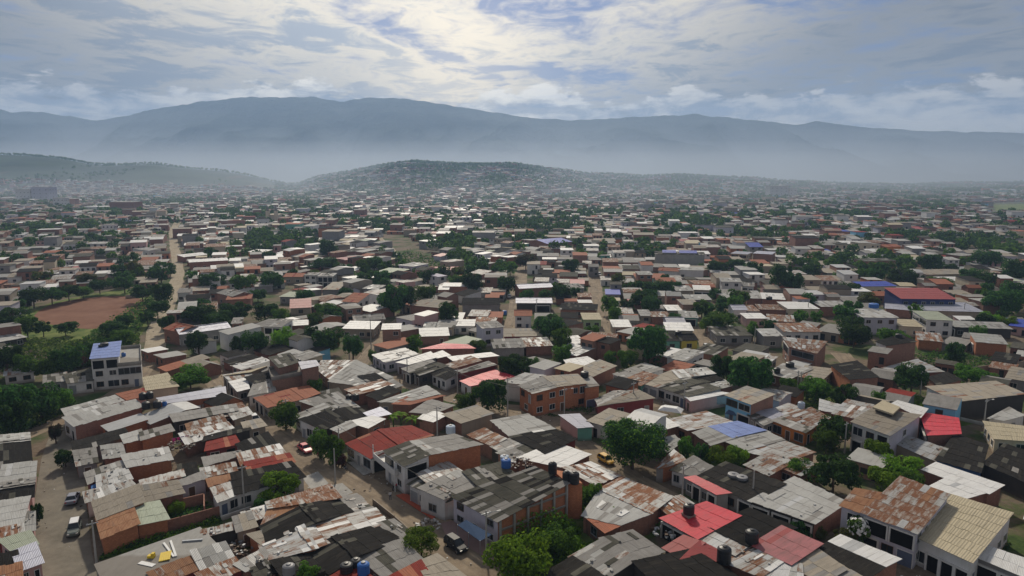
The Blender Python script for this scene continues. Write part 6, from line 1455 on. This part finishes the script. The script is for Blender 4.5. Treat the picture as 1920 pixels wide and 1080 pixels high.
# far tall buildings
FB = [('pale grey tower block at the far left edge', 30, 58, 355, 378, 'white', 'WWWW/WWWW/WWWW'), ('twin lilac tower block at the far left', 60, 94, 351, 378, 'wlilac', 'WWW/WWW/WWW/WWW'), ('white four storey block right of the far left towers', 100, 122, 371, 390, 'white', 'WWW/WWW/WWW'), ('brick block beside the white four storey block', 124, 142, 373, 388, 'brick', '.'),
      ('white block with dark windows on the left plain', 191, 214, 421, 437, 'white', 'WWW/WWW'), ('wide brick block on the left plain', 206, 252, 379, 398, 'brick', 'W.W'), ('long bright white hall on the left plain', 154, 206, 388, 397, 'white', ''), ('grey tower block with a stepped top on the right', 1443, 1478, 349, 370, 'white', 'WWWW/WWWW/WWWW/WWWW'), ('slim grey tower beside the stepped tower block', 1480, 1494, 353, 370, 'white', 'WW/WW/WW'), ('long white hall far on the right', 1517, 1560, 372, 379, 'white', ''), ('pale office block far right of centre', 1352, 1372, 371, 384, 'wcream', 'WWW/WWW')]
for lb, x0, x1, yt, yb, wl, tk in FB:
    a, b = G(x0, yb), G(x1, yb); dep = proj(a)[2]; zt = (yb - yt) * dep / F; off = terrain(a.x, a.y)
    n = Vector((0, 1, 0)) * (b - a).length * .7; z = Vector((0, 0, zt))
    make_house(lb, wl, [('slab' if 'hall' not in lb else 'wht', [a + z, b + z, b + n + z, a + n + z])], '0L:%s:%s' % (wl, tk or '-') + ' 0R:%s:%s' % (wl, tk or '-'), 'tight', 7, None, False, 'apartment_building', 'building')
c = G(512, 418); root = tag(empty('church', c), 'pale church with twin spires among the far middle roofs', 'church'); mb = MB()
mb.box((0, 8, 0), 12, 18, 9); mb.build('nave', MAT['wcream'], root)
for s in (-4.5, 4.5):
    mb = MB(); mb.box((s, -2, 0), 3.4, 3.4, 13); mb.build('tower', MAT['wcream'], root)
    mb = MB(); mb.tube([Vector((s, -2, 13)), Vector((s, -2, 19))], [1.9, .1], 8); mb.build('spire', MAT['conc'], root)

# sagging service cables between street poles
def cable(label, a, b, sag=.7):
    mb = MB(); mb.tube([a + (b - a) * t - Vector((0, 0, sag * 4 * t * (1 - t))) for t in [k / 12 for k in range(13)]], .036, 5); tag(mb.build('power_cable', MAT['cable']), label, 'cable')
def top(lb): o = find(lb); return o.location + Vector((0, 0, 7.4))
for a, b, lb in (('pole in front of the olive', 'pole beside the bushy kerb', 'cable between the olive tree pole and the bushy kerb tree pole'), ('pole beside the bushy kerb', 'pole with a lamp arm beside the blue', 'cable crossing the junction from the bushy kerb tree pole to the awning pole'), ('tall pole by the white gable', 'pole in front of the two storey orange', 'cable from the white gable pole to the orange brick house pole'), ('pole in front of the two storey orange', 'pole before the tan roofed', 'cable from the orange brick house pole to the tan roofed house pole'), ('pole before the tan roofed', 'pole before the grey long row', 'cable along the dirt square row of houses'), ('lamp pole by the broad', 'pole in front of the grey mossy', 'cable along the head of the upper street'), ('pole in front of the grey mossy', 'tall pole by the white gable', 'cable along the upper street above the mossy row')):
    cable(lb, top(a), top(b))

mb = MB(); rl = random.Random(21)
for Q, w in ROADS:
    for q in Q:
        if q.y > 330: continue
        for _ in range(7):
            a = rl.uniform(0, 6.28); r = w * rl.uniform(.55, 1.15); s = rl.uniform(.08, .34)
            mb.box((q.x + r * math.cos(a), q.y + r * math.sin(a), .02), s, s * rl.uniform(.4, 1), s * rl.uniform(.2, .7), rl.choice((0, 0, 1, 2)), rl.uniform(0, 3))
o = mb.build('litter', [MAT['rubble'], MAT['trimw'], MAT['bark']]); o['kind'] = 'stuff'
# ---------------------------------------------------------------- the rest of the town: what nobody could count one by one
import numpy as np
rf = random.Random(77)
CELL = 12.0; HASH = {}
for fp in FOOT:
    xs = [p[0] for p in fp]; ys = [p[1] for p in fp]; cx0, cy0 = sum(xs) / 4, sum(ys) / 4
    # inflate a little so neighbours do not interpenetrate
    P = [(cx0 + (x - cx0) * 1.12, cy0 + (y - cy0) * 1.12) for x, y in fp]
    for i in range(int(min(xs) // CELL) - 1, int(max(xs) // CELL) + 2):
        for j in range(int(min(ys) // CELL) - 1, int(max(ys) // CELL) + 2): HASH.setdefault((i, j), []).append(P)
def inpoly(P, x, y):
    c = False
    for i in range(len(P)):
        a, b = P[i], P[i - 1]
        if (a[1] > y) != (b[1] > y) and x < (b[0] - a[0]) * (y - a[1]) / (b[1] - a[1]) + a[0]: c = not c
    return c
def hit(x, y): return any(inpoly(P, x, y) for P in HASH.get((int(x // CELL), int(y // CELL)), ()))
RH = {}
for Q, w in ROADS:
    for q in Q: RH.setdefault((int(q.x // 20), int(q.y // 20)), []).append((q.x, q.y, w))
def nearroad(x, y, m):
    i, j = int(x // 20), int(y // 20)
    return any((x - a) ** 2 + (y - b) ** 2 < (w + m) ** 2 for di in (-1, 0, 1) for dj in (-1, 0, 1) for a, b, w in RH.get((i + di, j + dj), ()))
OPEN = [[(p.x, p.y) for p in px(s)] for s in ('0,645 30,590 60,560 160,545 320,536 330,560 290,640 250,690 120,700 0,735', '300,690 300,640 400,610 420,560 540,540 580,560 560,606 440,640 330,655 300,700', '920,990 1060,950 1260,955 1240,1000 1060,1070 930,1100', '0,735 150,735 160,775 0,830', '700,930 640,880 700,870 740,900', '716,438 760,440 850,500 790,516 740,486', '1850,380 1940,378 1940,402 1855,400')]
def openland(x, y): return any(inpoly(P, x, y) for P in OPEN)
RW = [('fc', 26), ('lt', 14), ('fcm', 10), ('dk', 12), ('wht', 6), ('zn', 4), ('tin', 8), ('rust', 10), ('tan', 15), ('terra', 8), ('cream', 2), ('mar', 1), ('dblue', .5), ('green', 1), ('rose', .6)]
WW = [('brick', 30), ('pbrick', 12), ('obrick', 7), ('white', 16), ('grey', 12), ('ctan', 10), ('wcream', 6), ('wlilac', 4), ('teal', 1), ('sky', 1), ('wpink', 2)]
slots = [a for a, _ in RW] + [a for a, _ in WW] + ['glass', 'trimw']; SI = {m: i for i, m in enumerate(slots)}
rn, rw_ = [a for a, _ in RW], [b for _, b in RW]; wnm, ww_ = [a for a, _ in WW], [b for _, b in WW]
far = MB(); count = 0
def small_house(x, y, ang, w, d, h, r, wl, detail):
    global count; count += 1
    k, q = math.cos(ang), math.sin(ang); gz = terrain(x, y)
    def P(a, b, z): return Vector((x + a * k - b * q, y + a * q + b * k, gz + z))
    a, b = w / 2, d / 2; rise = rf.uniform(-.5, .9); ro, wo = SI[r], SI[wl]
    c = [P(-a, -b, -1.5), P(a, -b, -1.5), P(a, b, -1.5), P(-a, b, -1.5)]; t = [P(-a, -b, h), P(a, -b, h), P(a, b, h + rise), P(-a, b, h + rise)]
    for i in range(4):
        j = (i + 1) % 4; l = (c[j] - c[i]).length; far.face((c[i], c[j], t[j], t[i]), wo, [(0, 1), (l, 1), (l, h + 1.5), (0, h + 1.5)])
    o = .3; u = rf.uniform(0, 50)
    def roof(z0, z1, b0, b1, m):
        f = [P(-a - o, b0, z0), P(a + o, b0, z0), P(a + o, b1, z1), P(-a - o, b1, z1)]
        far.face(f, m, [(u, u), (u + w, u), (u + w, u + d), (u, u + d)])
        g = [v - Vector((0, 0, .12)) for v in f]
        far.face((g[0], g[1], f[1], f[0]), m, [(u, u)] * 4)
    if detail and rf.random() < .35:
        m2 = SI[rf.choices(rn, rw_)[0]] if rf.random() < .5 else ro; rz = h + rf.uniform(.7, 1.3); rb = rf.uniform(-.1, .2) * d
        roof(h + .06, rz, -b - o, rb, ro); roof(rz, h + rise + .06, rb, b + o, m2)
        for s in (-a, a): far.face((P(s, -b, h - .05), P(s, b, h + rise - .05), P(s, rb, rz - .1)), wo, [(0, h), (d, h), (d / 2, h + 1)])
    else: roof(h + .06, h + rise + .06, -b - o, b + o, ro)
    if detail and rf.random() < .75:
        for fl in range(1 if h < 4.6 else 2):
            n = rf.randint(1, 3)
            for s in range(n):
                if rf.random() < .25: continue
                xc = -a + w * (s + .5) / n; ww2 = rf.uniform(.45, .75); z0 = fl * 2.7 + rf.choice((.1, 1.0)); z1 = fl * 2.7 + 2.1
                far.face((P(xc - ww2, -b - .03, z0), P(xc + ww2, -b - .03, z0), P(xc + ww2, -b - .03, z1), P(xc - ww2, -b - .03, z1)), SI['glass'])
LOTS = []; NEARF = []
def grid(ang, ylo, yhi, test, sx, sy, dens, per):
    """rows of back-to-back lots with a lane after every second row"""
    k, q = math.cos(ang), math.sin(ang); S = 3400
    j = -S; row = 0
    while j < S:
        i = -S + rf.uniform(0, 6); row += 1
        while i < S:
            w = rf.uniform(.75, 1.25) * sx
            x, y = i * k - j * q, i * q + j * k
            i += w + (5.5 if rf.random() < per else rf.uniform(-.5, .4))
            if not (ylo < y < yhi) or abs(x) > y * .80 + 12 or not test(x, y): continue
            LOTS.append((x, y, ang, w)); 
        j += sy + (6.0 if row % 2 == 0 else 1.0)
near_t = lambda x, y: x < -30 + (y - 230) * .2 and x > -.33 * y or (y < 235)
left_t = lambda x, y: x <= -.33 * y and y >= 235
rest_t = lambda x, y: not near_t(x, y) and not left_t(x, y)
grid(R(-42), 75, 520, near_t, 7.6, 10.8, 1, .05)
grid(R(21), 235, 1900, left_t, 7.2, 10.2, 1, .05)
grid(R(-4), 235, 900, lambda x, y: rest_t(x, y) or (near_t(x, y) and y >= 520), 7.8, 10.8, 1, .06)
grid(R(9), 900, 1500, lambda x, y: not left_t(x, y), 8.6, 12.2, 1, .06)
grid(R(-12), 1500, 2560, lambda x, y: not left_t(x, y) or 960 + F * x / y > 520 or y < 0, 11.5, 19.0, 1, .08)
rf.shuffle(LOTS)
LOTS.sort(key=lambda l: l[1] > 200)
# gaps left between the traced houses take smaller buildings
for _ in range(9000):
    yy = rf.uniform(110, 430); xx = rf.uniform(-.8, .8) * yy
    LOTS.append((xx, yy, R(-42) if near_t(xx, yy) else (R(21) if left_t(xx, yy) else R(-4)), rf.uniform(4.5, 7.0)))
CNAME = {'fc': 'grey', 'lt': 'pale grey', 'fcm': 'mossy', 'dk': 'black', 'wht': 'white', 'zn': 'silver', 'tin': 'patched tin', 'rust': 'rusty', 'tan': 'tan', 'terra': 'orange tiled', 'cream': 'cream', 'mar': 'maroon', 'dblue': 'blue', 'green': 'green', 'rose': 'dull red'}
TAKEN = set(); NB = [(c, r, o['label']) for c, r, o in HOUSES]
def near_filler(x, y, ang, w, d, h, r, wl):
    h = min(h, 3.2); k, q = math.cos(ang), math.sin(ang); w, d = w * .94, d * .94
    P = [Vector((x + a * k - b * q, y + a * q + b * k, z)) for a, b, z in ((-w/2, -d/2, h), (w/2, -d/2, h), (w/2, d/2, h + .6), (-w/2, d/2, h + .6))]
    nb = min((t for t in NB if t[2] not in TAKEN), key=lambda t: (t[0].x - x) ** 2 + (t[0].y - y) ** 2); TAKEN.add(nb[2])
    side = 'left of' if proj((x, y, 3))[0] < proj(nb[0])[0] else 'right of'
    lb = 'low %s roofed filler house just %s the %s' % (CNAME[r], side, ' '.join(nb[2].split()[:8]))
    NEARF.append((x, y)); make_house(' '.join(lb.split()[:16]), wl, [(r, P)], '', '', len(NEARF) + 900)
    for fp in FOOT[-1:]:
        xs = [p[0] for p in fp]; ys = [p[1] for p in fp]
        for i in range(int(min(xs) // CELL) - 1, int(max(xs) // CELL) + 2):
            for j in range(int(min(ys) // CELL) - 1, int(max(ys) // CELL) + 2): HASH.setdefault((i, j), []).append(fp)
NT_ = 0; FT = []
def treeness(x, y): return noise.noise((x / 75, y / 110, 2.2)) * .6 + noise.noise((x / 26, y / 30, 8.0)) * .45
for x, y, ang, w in LOTS:
    if openland(x, y): continue
    u = 960 + F * x / y
    d = rf.uniform(5, 8) if w < 5.8 and y < 430 else rf.uniform(8.5, 12) if y < 1500 else rf.uniform(8, 14)
    tn = treeness(x, y)
    hillside = smooth(1500, 2300, y)
    if tn > .15 + rf.uniform(-.06, .06) - .12 * hillside:
        continue
    if rf.random() < .08 + .12 * hillside: continue
    k, q = math.cos(ang), math.sin(ang)
    if any(hit(x + a * k - b * q, y + a * q + b * k) for a, b in ((0, 0), (-w * .45, -d * .45), (w * .45, -d * .45), (w * .45, d * .45), (-w * .45, d * .45), (0, d * .45), (0, -d * .45))): continue
    if y < 760 and nearroad(x, y, max(w, d) * .5): continue
    if y < 230 and any((x - a) ** 2 + (y - b) ** 2 < (r * .7 + 3) ** 2 for a, b, r in TREES): continue
    h = rf.choices((2.6, 3.0, 5.2, 5.8), (5, 4, 1.8, .6))[0] + rf.uniform(-.2, .4)
    if rf.random() < .03 and y > 450: h = rf.uniform(6, 9.5); kk = rf.uniform(1.2, 1.9); d *= 1.2; w *= kk
    r, wl = rf.choices(rn, rw_)[0], rf.choices(wnm, ww_)[0]
    if 320 < u < 1000 and 380 < y < 1000 and rf.random() < .16: r = rf.choice(('wht', 'wht', 'lt', 'cream'))
    if u < 330 and 300 < y < 1200 and rf.random() < .35: r = rf.choice(('fcm', 'dk', 'tan', 'rust'))
    if y < 200 and len(NEARF) < 36:
        near_filler(x, y, ang, w, d, h, r, wl); continue
    if y < 450:
        fp = [(x + a * k - b * q, y + a * q + b * k) for a, b in ((-w/2, -d/2), (w/2, -d/2), (w/2, d/2), (-w/2, d/2))]
        for ii in range(int((x - 9) // CELL), int((x + 9) // CELL) + 1):
            for jj in range(int((y - 9) // CELL), int((y + 9) // CELL) + 1): HASH.setdefault((ii, jj), []).append(fp)
    small_house(x, y, ang + rf.uniform(-.05, .05), w, d, h, r, wl, y < 1000)
o = far.build('distant_houses', [MAT[m] for m in slots]); o['kind'] = 'stuff'
print('nearfill', len(NEARF)); print('lots', len(LOTS), 'houses', len(HOUSES), 'far', count)
# trees beyond the traced ones: nearest as things, the rest as one mass
cand = []
y = 120.0
while y < 2600:
    step = 9.5 if y < 900 else (12 if y < 1500 else 13)
    x = -(y * .8 + 15)
    while x < y * .8 + 15:
        xx, yy = x + rf.uniform(-4, 4), y + rf.uniform(-4, 4); x += step
        u = 960 + F * xx / yy; tn = treeness(xx, yy); hs = smooth(1500, 2300, yy)
        lefthill = u < 520 and yy > 1500
        pr = .9 if tn > .13 - .12 * hs else (.15 if tn > -.1 else .06) + .13 * hs
        if lefthill: pr = .55 if 2400 < yy < 2520 else (.28 if noise.noise((xx / 140, yy / 300, 1.0)) > .18 else .0)
        if 2400 < yy < 2520: pr = max(pr, .28)
        if yy < 235: pr *= .10
        if rf.random() > pr: continue
        if hit(xx, yy) or (yy < 700 and nearroad(xx, yy, 3.2)): continue
        if openland(xx, yy): continue
        if any((xx - a) ** 2 + (yy - b) ** 2 < (r + 1.5) ** 2 for a, b, r in TREES[:N_TREE]): continue
        cand.append((xx, yy))
    y += step
cand.sort(key=lambda p: p[1])
NIND = max(0, 300 - N_TREE)
side = lambda x, y: 'left' if x < -.22 * y else ('right' if x > .22 * y else 'middle')
for x, y in cand[:NIND]:
    p = Vector((x, y, terrain(x, y))); h = rf.uniform(5.0, 9.0); kd = rf.choices(('leafdark', 'leafmid', 'leafolive'), (6, 4, .7))[0]
    g = {'left': 'trees scattered among the small roofs beyond the dirt pitch', 'middle': 'trees scattered among the roofs of the middle blocks', 'right': 'trees scattered among the roofs of the right hand blocks'}[side(x, y)]
    lb = {'left': 'round leafy tree among the small brown roofs beyond the dirt pitch', 'middle': 'round leafy tree growing between close roofs of the middle blocks', 'right': 'round leafy tree growing between roofs of the eastern blocks past the dirt square'}[side(x, y)]
    tree(lb, p, h, h * rf.uniform(.42, .58), kd, 'tree', g, CROWNS if y < 240 and kd != 'x' else MIDC)
rest = cand[NIND:]; print('trees', N_TREE, 'ind', NIND, 'mass', len(rest))
rg = np.random.default_rng(4); VV = []; MI = []
for x, y in rest:
    n = 90 if y < 700 else (48 if y < 1200 else 24)
    h = rf.uniform(4.5, 9.0) * (1 if y < 1500 else 1.1); r = h * rf.uniform(.36, .55); z = terrain(x, y)
    d = rg.normal(size=(n, 3)); d[:, 2] = d[:, 2] * .8 + .35; d /= np.linalg.norm(d, axis=1)[:, None]
    c = d * rg.uniform(.62, 1.05, (n, 1)) * np.array([r, r, h * .42]) + np.array([x, y, z + h * .55])
    nn = d + rg.normal(size=(n, 3)) * .45; nn /= np.linalg.norm(nn, axis=1)[:, None]
    u = np.cross(nn, rg.normal(size=(n, 3))); u /= np.linalg.norm(u, axis=1)[:, None]; v = np.cross(nn, u)
    s = (r * (.30 if n > 60 else (.38 if n > 40 else .5))) * rg.uniform(.6, 1.25, (n, 1))
    VV.append(np.stack([c - u * s, c - v * s * .7, c + u * s, c + v * s * .7], 1).reshape(-1, 3)); MI.append(np.where(rg.random(n) < (.75 if rf.random() < .6 else .2), 0, 1))
VV = np.concatenate(VV); MI = np.concatenate(MI); nf = len(MI)
me = bpy.data.meshes.new('distant_trees'); me.vertices.add(len(VV)); me.vertices.foreach_set('co', VV.astype(np.float32).ravel())
me.loops.add(nf * 4); me.loops.foreach_set('vertex_index', np.arange(nf * 4, dtype=np.int32)); me.polygons.add(nf)
me.polygons.foreach_set('loop_start', np.arange(0, nf * 4, 4, dtype=np.int32)); me.polygons.foreach_set('loop_total', np.full(nf, 4, dtype=np.int32))
me.materials.append(MAT['leafdark']); me.materials.append(MAT['leafmid']); me.polygons.foreach_set('material_index', MI.astype(np.int32)); me.update(calc_edges=True); me.validate()
o = bpy.data.objects.new('distant_trees', me); COL.objects.link(o); o['kind'] = 'stuff'
# ---------------------------------------------------------------- air
def vol(name, verts, faces, dens, col, aniso):
    me = bpy.data.meshes.new(name); me.from_pydata(verts, [], faces); o = bpy.data.objects.new(name, me); COL.objects.link(o); o['kind'] = 'stuff'
    m = bpy.data.materials.new(name); m.use_nodes = True; t = m.node_tree; t.nodes.clear()
    v = t.nodes.new('ShaderNodeVolumePrincipled'); v.inputs['Density'].default_value = dens; v.inputs['Color'].default_value = (*col, 1); v.inputs['Anisotropy'].default_value = aniso
    t.links.new(v.outputs[0], t.nodes.new('ShaderNodeOutputMaterial').inputs['Volume']); me.materials.append(m); return o
BF = [(0, 3, 2, 1), (4, 5, 6, 7), (0, 1, 5, 4), (1, 2, 6, 5), (2, 3, 7, 6), (3, 0, 4, 7)]
def bx(x0, x1, y0, y1, z0, z1): return [(x0, y0, z0), (x1, y0, z0), (x1, y1, z0), (x0, y1, z0), (x0, y0, z1), (x1, y0, z1), (x1, y1, z1), (x0, y1, z1)]
zmin = min(v.co.z for n in ('ground', 'mountains') for v in bpy.data.objects[n].data.vertices); zmax = max(v.co.z for v in bpy.data.objects['mountains'].data.vertices)
vol('haze', bx(-6400, 6400, -400, 6000, zmin - 1, zmax + 20), BF, 0.00017, (0.43, 0.64, 1.0), 0.3)
# low mist lying in the valley behind the hills, thinning with height
prof = [(480, -38), (480, -8), (1700, 38), (2450, 92), (3300, 150), (4000, 228), (4500, 335), (4750, 480), (4750, -38)]
NP = len(prof); mv = [(-5000, a, b) for a, b in prof] + [(5000, a, b) for a, b in prof]
vol('valley_mist', mv, [tuple(range(NP)), tuple(range(2 * NP - 1, NP - 1, -1))] + [(i, i + NP, (i + 1) % NP + NP, (i + 1) % NP) for i in range(NP)], 0.00064, (0.76, 0.86, 1.0), 0.45)
